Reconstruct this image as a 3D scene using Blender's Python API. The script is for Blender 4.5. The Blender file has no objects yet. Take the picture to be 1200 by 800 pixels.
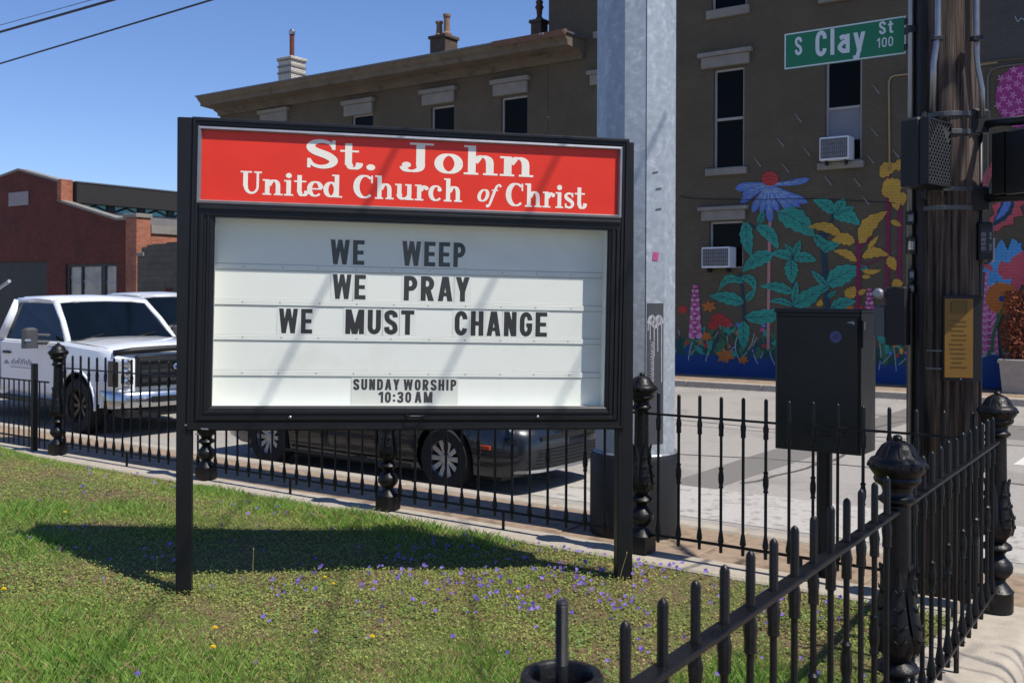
import bpy, bmesh, math, random
import numpy as np
from mathutils import Vector, Matrix
random.seed(7); np.random.seed(7)
sc = bpy.context.scene
COL = sc.collection
R = math.radians
# ------------------------------------------------------------------ camera
E = 1.65; ROLL = 0.004; F = 1200.0
cd = bpy.data.cameras.new('camera'); cam = bpy.data.objects.new('camera', cd); COL.objects.link(cam)
cd.sensor_width = 36; cd.lens = 36; cd.shift_y = -50/1200; cd.clip_start = .05; cd.clip_end = 2000
cr, sr_ = math.cos(ROLL), math.sin(ROLL)
Rv = Vector((cr, 0, sr_)); Uv = Vector((-sr_, 0, cr)); Fv = Vector((0, 1, 0))
m = Matrix.Identity(4)
for i in range(3):
    m[i][0] = Rv[i]; m[i][1] = Uv[i]; m[i][2] = -Fv[i]
m[2][3] = E
cam.matrix_world = m
sc.camera = cam
cd.dof.use_dof = True; cd.dof.focus_distance = 5.9; cd.dof.aperture_fstop = 7.1
CP = Vector((0, 0, E))
def ray(px, py): return Fv + Rv*((px-600)/F) + Uv*((350-py)/F)
def at(px, py, D): return CP + ray(px, py)*D
# ------------------------------------------------------------------ world, sun
SUN_AZ = Vector((.827, -.56)).normalized(); SUN_EL = R(57)
w = bpy.data.worlds.new('World'); sc.world = w; w.use_nodes = True
nt = w.node_tree; bg = nt.nodes['Background']
sky = nt.nodes.new('ShaderNodeTexSky'); sky.sky_type = 'NISHITA'; sky.sun_disc = False
sky.sun_elevation = SUN_EL; sky.sun_rotation = math.atan2(SUN_AZ.x, SUN_AZ.y)
sky.air_density = 1.0; sky.dust_density = 0.0; sky.ozone_density = 6.0; sky.altitude = 150
tn = nt.nodes.new('ShaderNodeMix'); tn.data_type = 'RGBA'; tn.blend_type = 'MULTIPLY'; tn.inputs[0].default_value = 1; tn.inputs[7].default_value = (.84, .865, 1.03, 1)
nt.links.new(sky.outputs[0], tn.inputs[6]); nt.links.new(tn.outputs[2], bg.inputs[0]); bg.inputs[1].default_value = 0.112
sl = bpy.data.lights.new('sun', 'SUN'); sl.energy = 4.9; sl.angle = R(.53); sl.color = (1, .945, .86)
sun = bpy.data.objects.new('sun', sl); COL.objects.link(sun)
sd = Vector((SUN_AZ.x*math.cos(SUN_EL), SUN_AZ.y*math.cos(SUN_EL), math.sin(SUN_EL)))
sun.rotation_euler = sd.to_track_quat('Z', 'Y').to_euler(); sun.location = sd*60
sc.view_settings.view_transform = 'Standard'; sc.view_settings.look = 'None'
sc.view_settings.exposure = 0.28; sc.view_settings.gamma = 1
# ------------------------------------------------------------------ street frame: a along the street (to the right), b across it
O = Vector((.853, 6.73)); E1 = Vector((.81, -.586)).normalized(); NN = Vector((-E1.y, E1.x)); TH = math.atan2(E1.y, E1.x)
def W(a, b, z=0): p = O + E1*a + NN*b; return Vector((p.x, p.y, z))
def wp(px, py, b):
    d = ray(px, py); dx = Vector((d.x, d.y)); t = (b + NN.dot(O))/NN.dot(dx); p = dx*t
    return E1.dot(p-O), E+t*d.z
# ------------------------------------------------------------------ tagging
def tag(o, label=None, cat=None, group=None, kind=None):
    if label: o['label'] = label
    if cat: o['category'] = cat
    if group: o['group'] = group
    if kind: o['kind'] = kind
    return o
def thing(name, label, cat, loc=(0,0,0), rz=0., group=None):
    o = bpy.data.objects.new(name, None); o.empty_display_size = .1; COL.objects.link(o)
    o.location = loc; o.rotation_euler = (0,0,rz)
    return tag(o, label, cat, group)
def link_mesh(name, me, mat, parent=None, loc=None, rot=None):
    o = bpy.data.objects.new(name, me); COL.objects.link(o)
    if mat is not None and not me.materials:
        for x in (mat if isinstance(mat, (list, tuple)) else [mat]): me.materials.append(x)
    if parent is not None: o.parent = parent
    if loc is not None: o.location = loc
    if rot is not None: o.rotation_euler = rot
    return o
class MB:
    def __init__(s): s.v = []; s.f = []; s.m = []
    def add(s, vs, fs, mi=0):
        b = len(s.v); s.v += [tuple(x) for x in vs]; s.f += [tuple(b+i for i in f) for f in fs]; s.m += [mi]*len(fs)
    def box(s, x0, x1, y0, y1, z0, z1, mi=0, M=None):
        vs = [Vector((x,y,z)) for z in (z0,z1) for y in (y0,y1) for x in (x0,x1)]
        if M is not None: vs = [M@v for v in vs]
        s.add(vs, [(0,2,3,1),(4,5,7,6),(0,1,5,4),(2,6,7,3),(0,4,6,2),(1,3,7,5)], mi)
    def bbox(s, x0, x1, y0, y1, z0, z1, c=.01, mi=0):   # chamfered box: vertical and top edges
        p = [(x0+c,y0),(x1-c,y0),(x1,y0+c),(x1,y1-c),(x1-c,y1),(x0+c,y1),(x0,y1-c),(x0,y0+c)]
        q = [(x0+2*c,y0+c),(x1-2*c,y0+c),(x1-c,y0+2*c),(x1-c,y1-2*c),(x1-2*c,y1-c),(x0+2*c,y1-c),(x0+c,y1-2*c),(x0+c,y0+2*c)]
        vs = [(x,y,z0) for x,y in p]+[(x,y,z1-c) for x,y in p]+[(x,y,z1) for x,y in q]
        fs = [tuple(range(7,-1,-1)), tuple(range(16,24))]
        for k in range(8):
            j = (k+1)%8; fs += [(k,j,8+j,8+k),(8+k,8+j,16+j,16+k)]
        s.add(vs, fs, mi)
    def tube(s, pts, r, n=8, mi=0, cap=True):
        pts = [Vector(p) for p in pts]; rs = r if isinstance(r,(list,tuple)) else [r]*len(pts)
        rings = []; up = None
        for i,p in enumerate(pts):
            d = ((pts[min(i+1,len(pts)-1)]-pts[max(i-1,0)])).normalized()
            if up is None:
                up = Vector((0,0,1)) if abs(d.z)<.9 else Vector((1,0,0))
            a = d.cross(up).normalized(); b = a.cross(d).normalized(); up = b
            rings.append([p+(a*math.cos(2*math.pi*k/n)+b*math.sin(2*math.pi*k/n))*rs[i] for k in range(n)])
        vs = [v for rg in rings for v in rg]; fs = []
        for i in range(len(pts)-1):
            for k in range(n):
                j = (k+1)%n; fs.append((i*n+k,i*n+j,(i+1)*n+j,(i+1)*n+k))
        if cap: fs += [tuple(range(n-1,-1,-1)), tuple((len(pts)-1)*n+k for k in range(n))]
        s.add(vs, fs, mi)
    def lathe(s, prof, n=12, c=(0,0,0), mi=0, ph=0., cap=True):
        vs = [(c[0]+r*math.cos(2*math.pi*k/n+ph), c[1]+r*math.sin(2*math.pi*k/n+ph), c[2]+z) for r,z in prof for k in range(n)]
        fs = []
        for i in range(len(prof)-1):
            for k in range(n):
                j = (k+1)%n; fs.append((i*n+k,i*n+j,(i+1)*n+j,(i+1)*n+k))
        if cap: fs += [tuple(range(n-1,-1,-1)), tuple((len(prof)-1)*n+k for k in range(n))]
        s.add(vs, fs, mi)
    def quad(s, a,b,c,d, mi=0): s.add([a,b,c,d],[(0,1,2,3)],mi)
    def mesh(s, name, smooth=False):
        me = bpy.data.meshes.new(name); me.from_pydata(s.v, [], s.f)
        me.polygons.foreach_set('material_index', s.m)
        if smooth: me.polygons.foreach_set('use_smooth', [True]*len(s.f))
        me.validate(); me.update(); return me
    def build(s, name, mat, parent=None, loc=None, rot=None, smooth=False, sharp=None):
        me = s.mesh(name, smooth)
        if smooth and sharp is not None: me.set_sharp_from_angle(angle=R(sharp))
        return link_mesh(name, me, mat, parent, loc, rot)
# ------------------------------------------------------------------ materials
def hexc(h):
    if not isinstance(h,str): return tuple(h)[:3]+(1,)
    h = h.lstrip('#'); c = [int(h[i:i+2],16)/255 for i in (0,2,4)]
    return tuple((x/12.92 if x<=.04045 else ((x+.055)/1.055)**2.4) for x in c)+(1,)
MATS = {}
def mat(name, col, rough=.7, metal=0., var=.12, scale=3., bump=0., bscale=40., spec=.5, col2=None, v2=.5, scale2=1., coat=0., dirt=None):
    """base colour with two octaves of fine variation, optional patches of col2, optional bump"""
    if name in MATS: return MATS[name]
    c = hexc(col) if isinstance(col, str) else tuple(col)+(1,)
    M = bpy.data.materials.new(name); M.use_nodes = True; t = M.node_tree; N = t.nodes; L = t.links; P = N['Principled BSDF']
    tc = N.new('ShaderNodeTexCoord')
    n1 = N.new('ShaderNodeTexNoise'); n1.inputs['Scale'].default_value = scale; n1.inputs['Detail'].default_value = 6; L.new(tc.outputs['Object'], n1.inputs[0])
    mr = N.new('ShaderNodeMapRange'); mr.inputs[1].default_value = .25; mr.inputs[2].default_value = .75
    mr.inputs[3].default_value = 1-var; mr.inputs[4].default_value = 1+var; L.new(n1.outputs[0], mr.inputs[0])
    mx = N.new('ShaderNodeMix'); mx.data_type = 'RGBA'; mx.blend_type = 'MULTIPLY'; mx.inputs[0].default_value = 1
    L.new(mr.outputs[0], mx.inputs[7])
    if col2:
        c2 = hexc(col2) if isinstance(col2, str) else tuple(col2)+(1,)
        n2 = N.new('ShaderNodeTexNoise'); n2.inputs['Scale'].default_value = scale2; n2.inputs['Detail'].default_value = 8; n2.inputs['Roughness'].default_value=.65
        L.new(tc.outputs['Object'], n2.inputs[0])
        rp = N.new('ShaderNodeMapRange'); rp.inputs[1].default_value = v2; rp.inputs[2].default_value = v2+.12; L.new(n2.outputs[0], rp.inputs[0])
        m2 = N.new('ShaderNodeMix'); m2.data_type = 'RGBA'; m2.inputs[6].default_value = c; m2.inputs[7].default_value = c2
        L.new(rp.outputs[0], m2.inputs[0]); L.new(m2.outputs[2], mx.inputs[6])
    else: mx.inputs[6].default_value = c
    L.new(mx.outputs[2], P.inputs['Base Color'])
    rr = N.new('ShaderNodeMapRange'); rr.inputs[3].default_value = max(0,rough-.08); rr.inputs[4].default_value = min(1,rough+.08)
    L.new(n1.outputs[0], rr.inputs[0]); L.new(rr.outputs[0], P.inputs['Roughness'])
    P.inputs['Metallic'].default_value = metal; P.inputs['Specular IOR Level'].default_value = spec; P.inputs['Coat Weight'].default_value = coat
    if bump:
        n3 = N.new('ShaderNodeTexNoise'); n3.inputs['Scale'].default_value = bscale; n3.inputs['Detail'].default_value = 5; L.new(tc.outputs['Object'], n3.inputs[0])
        bp = N.new('ShaderNodeBump'); bp.inputs['Strength'].default_value = bump; bp.inputs['Distance'].default_value = .01
        L.new(n3.outputs[0], bp.inputs['Height']); L.new(bp.outputs[0], P.inputs['Normal'])
    MATS[name] = M; return M
def brick_mat(name, c1, c2, cm, bw=.2, bh=.066, var=.25, stain=None, bump=.5, mortar=.01):
    M = bpy.data.materials.new(name); M.use_nodes = True; t = M.node_tree; N = t.nodes; L = t.links; P = N['Principled BSDF']
    tc = N.new('ShaderNodeTexCoord'); sp = N.new('ShaderNodeSeparateXYZ'); L.new(tc.outputs['Object'], sp.inputs[0])
    ad = N.new('ShaderNodeMath'); L.new(sp.outputs[0], ad.inputs[0]); L.new(sp.outputs[1], ad.inputs[1])
    cb = N.new('ShaderNodeCombineXYZ'); L.new(ad.outputs[0], cb.inputs[0]); L.new(sp.outputs[2], cb.inputs[1])
    b = N.new('ShaderNodeTexBrick'); b.inputs['Scale'].default_value = 1; b.inputs['Brick Width'].default_value = bw; b.inputs['Row Height'].default_value = bh
    b.inputs['Mortar Size'].default_value = mortar; b.inputs['Mortar Smooth'].default_value=.3
    b.inputs['Color1'].default_value = hexc(c1); b.inputs['Color2'].default_value = hexc(c2); b.inputs['Mortar'].default_value = hexc(cm)
    L.new(cb.outputs[0], b.inputs[0])
    n = N.new('ShaderNodeTexNoise'); n.inputs['Scale'].default_value = .9; n.inputs['Detail'].default_value = 9; n.inputs['Roughness'].default_value=.7; L.new(tc.outputs['Object'], n.inputs[0])
    mr = N.new('ShaderNodeMapRange'); mr.inputs[1].default_value=.3; mr.inputs[2].default_value=.7; mr.inputs[3].default_value = 1-var; mr.inputs[4].default_value = 1+var; L.new(n.outputs[0], mr.inputs[0])
    mx = N.new('ShaderNodeMix'); mx.data_type='RGBA'; mx.blend_type='MULTIPLY'; mx.inputs[0].default_value=1; L.new(b.outputs[0], mx.inputs[6]); L.new(mr.outputs[0], mx.inputs[7])
    L.new(mx.outputs[2], P.inputs['Base Color']); P.inputs['Roughness'].default_value = .85
    bp = N.new('ShaderNodeBump'); bp.inputs['Strength'].default_value = bump; bp.inputs['Distance'].default_value=.01; bp.invert = True
    L.new(b.outputs['Fac'], bp.inputs['Height']); L.new(bp.outputs[0], P.inputs['Normal'])
    return M
def glass_pane(name, gloss=.06, tint=(1,1,1,1)):
    M = bpy.data.materials.new(name); M.use_nodes = True; t = M.node_tree; N = t.nodes; L = t.links
    N.remove(N['Principled BSDF']); out = N['Material Output']
    tr = N.new('ShaderNodeBsdfTransparent'); tr.inputs[0].default_value = tint
    gl = N.new('ShaderNodeBsdfGlossy'); gl.inputs['Roughness'].default_value = .05
    mx = N.new('ShaderNodeMixShader'); mx.inputs[0].default_value = gloss; L.new(tr.outputs[0], mx.inputs[1]); L.new(gl.outputs[0], mx.inputs[2]); L.new(mx.outputs[0], out.inputs[0])
    return M
M_iron = mat('black_iron_paint', '#0b0b0d', .42, 0, .3, 14, bump=.25, bscale=60, spec=.35, col2='#2a1d16', v2=.6, scale2=22)
M_signblk = mat('black_sign_paint', '#101114', .45, 0, .2, 8, bump=.05, bscale=90, spec=.35, col2='#1a1b1f', v2=.6, scale2=3)
M_red = mat('red_panel', '#d6301c', .45, 0, .05, 5, spec=.4)
M_trim = mat('aluminium_trim', '#8f9196', .4, .6, .1, 10)
M_board = mat('white_letter_board', '#d9dcd4', .5, 0, .03, 3, spec=.3, col2='#d2d5cc', v2=.55, scale2=2)
M_groove = mat('track_groove', '#8f9088', .6, 0, .1, 5)
M_track = mat('white_track', '#d4d7cf', .4, 0, .04, 5)
M_black = mat('black_letter', '#1c1d1f', .5, 0, .15, 20)
M_brownblk = mat('faded_black_letter', '#3a3230', .5, 0, .15, 20)
M_smalltxt = mat('grey_black_letter', '#2c2d30', .5, 0, .1, 20)
M_white = mat('off_white_letter', '#e4dfd2', .5, 0, .05, 6)
M_tile = mat('letter_tile_plastic', '#d4d7cf', .3, 0, .03, 5)
M_tile2 = mat('worship_tile_plastic', '#c3c5bd', .35, 0, .03, 5)
M_steel = mat('bare_steel', '#9a9ba0', .3, .9, .2, 30)
M_facade = brick_mat('painted_brown_brick', '#544b3c', '#504739', '#494134', bump=.16, var=.2)
M_facade2 = brick_mat('painted_grey_brick', '#464541', '#44423f', '#3f3d3a', bump=.16, var=.15)
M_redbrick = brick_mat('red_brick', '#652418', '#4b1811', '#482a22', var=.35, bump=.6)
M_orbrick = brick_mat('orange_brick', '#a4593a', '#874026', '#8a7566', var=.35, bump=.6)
M_block = brick_mat('grey_concrete_block', '#59544b', '#504c43', '#3e3a33', bw=.5, bh=.25, var=.25, bump=.6)
M_stone = mat('limestone_trim', '#7b7770', .8, 0, .15, 4, bump=.2)
M_cornice = mat('cornice_paint', '#5c5245', .75, 0, .25, 2.5, bump=.2, col2='#403830', v2=.56, scale2=3)
M_roof = mat('roof_edge_metal', '#5c6066', .5, .3, .2, 3)
M_frame = mat('window_frame_paint', '#8f8d8c', .6, 0, .1, 5)
M_glassd = mat('dark_window_glass', '#050505', .25, 0, .3, 2, spec=.1)
M_galv = mat('galvanised_steel', '#9aa2aa', .5, .35, .14, 18, bump=.12, bscale=30, col2='#adb4bb', v2=.52, scale2=14)
M_seam = mat('pole_seam', '#3a3e44', .7, .2, .1, 9)
M_asphalt = mat('asphalt', '#96918a', .9, 0, .16, 40, bump=.5, bscale=160, col2='#88837d', v2=.5, scale2=.8)
M_paint_old = mat('worn_road_paint', '#a9a59e', .85, 0, .12, 30, bump=.3, bscale=120, col2='#86817b', v2=.52, scale2=7)
M_paint = mat('road_paint', '#c6c4be', .8, 0, .08, 30, col2='#a09c95', v2=.6, scale2=7)
M_conc = mat('concrete', '#a39a8c', .9, 0, .14, 12, bump=.4, bscale=90, col2='#8b8173', v2=.55, scale2=3)
M_conc2 = mat('aged_concrete', '#8d7a66', .92, 0, .2, 14, bump=.5, bscale=90, col2='#6f5d4b', v2=.52, scale2=4)
M_soil = mat('soil', '#62503a', 1, 0, .3, 20, bump=.6, bscale=40, col2='#565a2c', v2=.45, scale2=3)
M_greensign = mat('green_sign_sheeting', '#05744b', .4, 0, .04, 8)
M_signwhite = mat('white_sheeting', '#d9dde0', .4, 0, .03, 8)
M_blackbox = mat('black_enamel', '#0b0b0d', .45, 0, .3, 6, bump=.08, bscale=60)
M_blackmat = mat('black_plastic', '#0a0a0c', .55, 0, .2, 6)
M_darkmetal = mat('dark_metal', '#2e3033', .45, .5, .2, 12)
M_conduit = mat('conduit_metal', '#8b8d92', .35, .8, .15, 12)
M_conduitg = mat('grey_conduit', '#55575a', .5, .3, .15, 12)
M_yellow = mat('yellow_notice', '#7f5b18', .55, 0, .08, 9)
M_yellowd = mat('notice_print', '#6b521a', .6, 0, .08, 9)
def wood_mat():
    M = bpy.data.materials.new('weathered_pole_wood'); M.use_nodes = True; t = M.node_tree; N = t.nodes; L = t.links; P = N['Principled BSDF']
    tc = N.new('ShaderNodeTexCoord'); mp = N.new('ShaderNodeMapping'); mp.inputs['Scale'].default_value = (38,38,1.2); L.new(tc.outputs['Object'], mp.inputs[0])
    n = N.new('ShaderNodeTexNoise'); n.inputs['Scale'].default_value = 1.; n.inputs['Detail'].default_value = 9; n.inputs['Roughness'].default_value = .7; L.new(mp.outputs[0], n.inputs[0])
    cr_ = N.new('ShaderNodeValToRGB'); e = cr_.color_ramp.elements; e[0].position=.40; e[0].color = hexc('#130e0b'); e[1].position=.64; e[1].color = hexc('#6f6055')
    x = e.new(.47); x.color = hexc('#40342d'); L.new(n.outputs[0], cr_.inputs[0]); L.new(cr_.outputs[0], P.inputs['Base Color']); P.inputs['Roughness'].default_value=.9
    b = N.new('ShaderNodeBump'); b.inputs['Strength'].default_value=1; b.inputs['Distance'].default_value=.02; L.new(n.outputs[0], b.inputs['Height']); L.new(b.outputs[0], P.inputs['Normal'])
    return M
M_wood = wood_mat()
M_pane = glass_pane('clear_cover', .028)
M_carwhite = mat('white_car_paint', '#dcdfe3', .25, 0, .03, 3, coat=.8)
M_carblue = mat('slate_blue_car_paint', '#171b23', .28, .2, .05, 3, coat=.6)
M_cargrey = mat('silver_white_car_paint', '#c5c8cc', .3, .2, .04, 3, coat=.8)
M_carglass = mat('car_glass', '#070d11', .08, 0, .3, 2, spec=.3)
M_tyre = mat('tyre_rubber', '#151515', .85, 0, .2, 10)
M_rim = mat('wheel_rim', '#a9adb2', .3, .8, .1, 10)
M_rimdark = mat('dirty_wheel_rim', '#5b5040', .5, .5, .2, 10)
M_chrome = mat('chrome', '#c9cccf', .24, 1, .05, 5)
M_lamp = mat('headlight_lens', '#c8ced4', .08, .5, .3, 40, coat=1)
M_orange = mat('amber_reflector', '#9c3417', .3, 0, .05, 5)
M_decal = mat('faded_decal', '#94959b', .6, 0, .1, 30)
M_bluelogo = mat('blue_emblem', '#1c4f9c', .3, .2, .05, 10)
# ------------------------------------------------------------------ stroke fonts
def arc(cx,cy,rx,ry,a0,a1,n=12): return [(cx+rx*math.cos(R(a0+(a1-a0)*i/n)), cy+ry*math.sin(R(a0+(a1-a0)*i/n))) for i in range(n+1)]
def smooth(pts, k=6):
    P = [pts[0]]+list(pts)+[pts[-1]]; out = []
    for i in range(1,len(P)-2):
        p0,p1,p2,p3 = P[i-1],P[i],P[i+1],P[i+2]
        for j in range(k):
            t=j/k; out.append(tuple(.5*((2*p1[c])+(-p0[c]+p2[c])*t+(2*p0[c]-5*p1[c]+4*p2[c]-p3[c])*t*t+(-p0[c]+3*p1[c]-3*p2[c]+p3[c])*t**3) for c in (0,1)))
    return out+[pts[-1]]
def ribbon(pts, wf):
    """quads along a path; wf(tangent, u) gives the width"""
    n = len(pts); L = []; Rr = []
    for i,p in enumerate(pts):
        a = pts[max(i-1,0)]; b = pts[min(i+1,n-1)]; dx,dy = b[0]-a[0],b[1]-a[1]; l = math.hypot(dx,dy) or 1; dx/=l; dy/=l
        h = wf((dx,dy), i/(n-1))/2; L.append((p[0]-dy*h,p[1]+dx*h)); Rr.append((p[0]+dy*h,p[1]-dx*h))
    return [[L[i],L[i+1],Rr[i+1],Rr[i]] for i in range(n-1)]
def rect(x0,x1,y0,y1): return [[(x0,y0),(x1,y0),(x1,y1),(x0,y1)]]
def dgn(x0,y0,x1,y1,hw): return [[(x0-hw/2,y0),(x0+hw/2,y0),(x1+hw/2,y1),(x1-hw/2,y1)]]
def dot(cx,cy,r,n=14): return [[(cx+r*math.cos(2*math.pi*k/n), cy+r*math.sin(2*math.pi*k/n)) for k in range(n)]]
def sans(ch, w=.48, t=.19):
    L=t/2; Rr=w-t/2; B=t/2; T=1-t/2; q=lambda *_: t; rad=min(w/2-t/2,.22)
    def rr(pts): return ribbon(pts,q)
    if ch=='E': return rect(0,t,0,1)+rect(0,w*.93,1-t*.9,1)+rect(0,w*.86,.5-t*.42,.5+t*.42)+rect(0,w*.93,0,t*.9), w*.95
    if ch=='P': return rect(0,t,0,1)+rr([(t*.5,T),(Rr-rad,T)]+arc(Rr-rad,T-.21,rad,.21,90,-90)+[(t*.5,T-.42)]), w
    if ch=='R': return sans('P',w,t)[0]+dgn(w-t*.55,0,w*.5,.5,t*1.12), w*1.03
    if ch=='H': return rect(0,t,0,1)+rect(w-t,w,0,1)+rect(t,w-t,.5-t/2.2,.5+t/2.2), w
    if ch=='T': return rect(w/2-t/2,w/2+t/2,0,1)+rect(0,w,1-t*.9,1), w
    if ch=='I': return rect(0,t,0,1), t
    if ch=='1': return rect(w*.45,w*.45+t,0,1)+rr([(w*.45+t*.3,.93),(w*.1,.72)]), w*.8
    if ch=='N': return rect(0,t,0,1)+rect(w-t,w,0,1)+dgn(w-t*.6,0,t*.6,1,t*1.05), w
    if ch=='A': return dgn(t*.5,0,w*.5,1,t*1.02)+dgn(w*1.1-t*.5,0,w*.6,1,t*1.02)+rect(w*.25,w*.85,.2,.2+t*.8), w*1.1
    if ch=='Y': return rect(w/2-t/2,w/2+t/2,0,.48)+dgn(w*.5,.4,t*.45,1,t*1.05)+dgn(w*.5,.4,w-t*.45,1,t*1.05), w
    if ch=='W':
        W_=w*1.55; h=t*.98; return dgn(W_*.27,0,h/2,1,h)+dgn(W_*.27,0,W_*.5,1,h*.9)+dgn(W_*.73,0,W_*.5,1,h*.9)+dgn(W_*.73,0,W_-h/2,1,h), W_
    if ch=='M':
        W_=w*1.4; return rect(0,t,0,1)+rect(W_-t,W_,0,1)+dgn(W_*.5,0,t*.6,1,t*1.1)+dgn(W_*.5,0,W_-t*.6,1,t*1.1), W_
    if ch in 'UJ': return rr([(L,1),(L,.3)]+arc(w/2,.3,w/2-L,.3-B,180,360)+[(Rr,1)]), w
    if ch=='D': return rect(0,t,0,1)+rr([(t*.4,T),(Rr-rad,T)]+arc(Rr-rad,T-.25,rad,.25,90,0)+arc(Rr-rad,B+.25,rad,.25,0,-90)+[(t*.4,B)]), w
    if ch in 'O0':
        return rr([(L,.34),(L,.66)]+arc(w/2,.66,w/2-L,.34-B,180,0)+[(Rr,.34)]+arc(w/2,.34,w/2-L,.34-B,0,-180)), w
    if ch in 'CG':
        p = rr([(Rr,.66)]+arc(w/2,.66,w/2-L,.34-B,10,180)+[(L,.34)]+arc(w/2,.34,w/2-L,.34-B,180,350)+([(Rr,.46)] if ch=='G' else []))
        if ch=='G': p += rect(w*.52,w,.38,.38+t*.85)
        return p, w
    if ch=='S': return rr(smooth([(Rr,.70),(Rr-.02,.83),(w/2,T),(L+.01,.84),(L,.70),(w*.3,.57),(w*.7,.43),(Rr,.30),(Rr-.01,.16),(w/2,B),(L+.02,.17),(L,.31)])), w
    if ch=='3': return rr(smooth([(L,.74),(L+.03,.86),(w/2,T),(Rr,.83),(Rr-.01,.62),(w*.45,.52),(Rr,.40),(Rr,.17),(w/2,B),(L+.02,.15),(L,.28)])), w
    if ch==':': return rect(0,t,.1,.1+t)+rect(0,t,.55,.55+t), t
    # lower case, highway style
    if ch=='l': return rect(0,t,0,1), t
    if ch=='a':
        xh=.72; return rect(w-t,w,0,xh)+rr(smooth([(Rr,.12),(w/2,B),(L,.2),(L,.3),(w/2,.43),(Rr,.42)]))+rr(smooth([(L,xh-.14),(w*.45,xh-B),(Rr,xh-.17)])), w
    if ch=='y':
        return dgn(w*.52,0,t*.5,.72,t*1.05)+dgn(w*.30,-.28,w-t*.5,.72,t*1.05)+rect(-.01,w*.38,-.28,-.28+t*.85), w
    if ch=='t': return rect(w*.22,w*.22+t,.12,.95)+rect(0,w*.8,.6,.6+t*.85)+rr([(w*.22+t/2,.14),(w*.5,B),(w*.8,B)]), w*.8
    return [], w*.7
def serif(ch):
    K=.172; Tn=.066; SL=.068
    def mod(tan,u): return Tn+(K-Tn)*abs(tan[1])**.9
    rb=lambda p: ribbon(p,mod)
    def stem(x,y0,y1,l=1,r=1,top=True,bot=True):
        o=rect(x-K/2,x+K/2,y0,y1)
        if bot: o+=rect(x-K/2-.09*l,x+K/2+.09*r,y0,y0+SL)
        if top: o+=rect(x-K/2-.09*l,x+K/2*1.0,y1-SL,y1)
        return o
    xh=.68
    if ch=='S':
        return ribbon(smooth([(.70,.72),(.62,.88),(.42,.955),(.22,.90),(.14,.75),(.25,.60),(.55,.45),(.70,.28),(.62,.11),(.40,.045),(.20,.12),(.10,.30)],6),
            lambda tn,u: .09+.16*math.exp(-((u-.5)/.27)**2))+rect(.66,.74,.66,1)+rect(.06,.14,0,.34), .84
    if ch=='J': return rect(.34,.34+K*1.1,.2,1)+rect(.2,.72,1-SL,1)+rb(smooth([(.45,.3),(.42,.12),(.28,.04),(.12,.07),(.06,.2)]))+dot(.13,.24,.1), .74
    if ch=='C': return ribbon(arc(.42,.5,.34,.46,48,312,26), lambda tn,u: .075+.17*abs(tn[1])**1.3*(1 if .2<u<.8 else .3))+rect(.66,.73,.66,.98), .80
    if ch=='U': return rect(.1,.1+K,.36,1)+ribbon([(.2,.38)]+arc(.42,.36,.22,.30,180,360,18)+[(.64,.38)],lambda tn,u:K*(1-min(1,u/.5))+.09*min(1,u/.5))+rect(.595,.685,.36,1)+rect(0,.42,1-SL,1)+rect(.5,.79,1-SL,1), .8
    if ch=='o': return ribbon(arc(.31,xh/2,.22,xh/2-.035,0,360,28), lambda tn,u: .07+.12*abs(tn[1])**1.4), .62
    if ch=='n': return stem(.2,0,xh,1,.7)+rb(smooth([(.26,.42),(.36,.6),(.47,.63),(.57,.55),(.60,.4)]))+stem(.6,0,.42,.7,1,top=False), .80
    if ch=='h': return stem(.2,0,1,1,.7)+rb(smooth([(.26,.42),(.36,.6),(.47,.63),(.57,.55),(.60,.4)]))+stem(.6,0,.42,.7,1,top=False), .80
    if ch=='u': return stem(.2,.2,xh,1,0,bot=False)+ribbon(smooth([(.20,.24),(.22,.12),(.33,.055),(.46,.09),(.56,.2)]),lambda tn,u:K*(1-min(1,u/.6))+.08)+stem(.6,0,xh,1,1), .80
    if ch=='i': return stem(.2,0,xh)+dot(.2,.88,.115), .40
    if ch=='r': return stem(.2,0,xh,1,1)+rb(smooth([(.26,.42),(.34,.58),(.46,.62)]))+dot(.49,.54,.09), .58
    if ch=='t': return rect(.12,.12+K,.15,.92)+rect(0,.46,xh-SL,xh)+rb(smooth([(.22,.2),(.27,.06),(.38,.045),(.46,.12),(.48,.24)])), .50
    if ch=='e': return ribbon(arc(.31,xh/2,.22,xh/2-.035,5,318,24), lambda tn,u: .07+.12*abs(tn[1])**1.4*(1 if u<.85 else .3))+rect(.12,.55,xh/2-.03,xh/2+.035), .62
    if ch=='c': return ribbon(arc(.31,xh/2,.22,xh/2-.035,42,318,24), lambda tn,u: .07+.12*abs(tn[1])**1.4*(1 if .15<u<.85 else .3))+dot(.45,.50,.09), .60
    if ch=='d': return ribbon(arc(.29,xh/2,.2,xh/2-.035,0,360,24), lambda tn,u: .07+.12*abs(tn[1])**1.4)+rect(.42,.42+K,0,1)+rect(.32,.5,1-SL,1)+rect(.5,.72,0,SL), .72
    if ch=='s': return ribbon(smooth([(.40,.50),(.36,.60),(.24,.645),(.12,.59),(.09,.50),(.17,.41),(.33,.31),(.41,.20),(.36,.08),(.24,.035),(.12,.08),(.08,.19)],5), lambda tn,u: .075+.09*math.exp(-((u-.5)/.25)**2))+rect(.375,.43,.47,.67)+rect(.06,.115,.01,.21), .50
    if ch=='f': return ribbon(smooth([(.02,-.24),(.10,-.27),(.17,-.12),(.26,.5),(.33,.85),(.44,.95),(.54,.88)]), lambda tn,u:.06+.10*math.exp(-((u-.5)/.28)**2))+rect(.1,.46,.61,.67)+dot(.52,.87,.065)+dot(.04,-.2,.06), .5
    if ch=='.': return dot(.24,.1,.11), .40
    return [], .4
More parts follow.
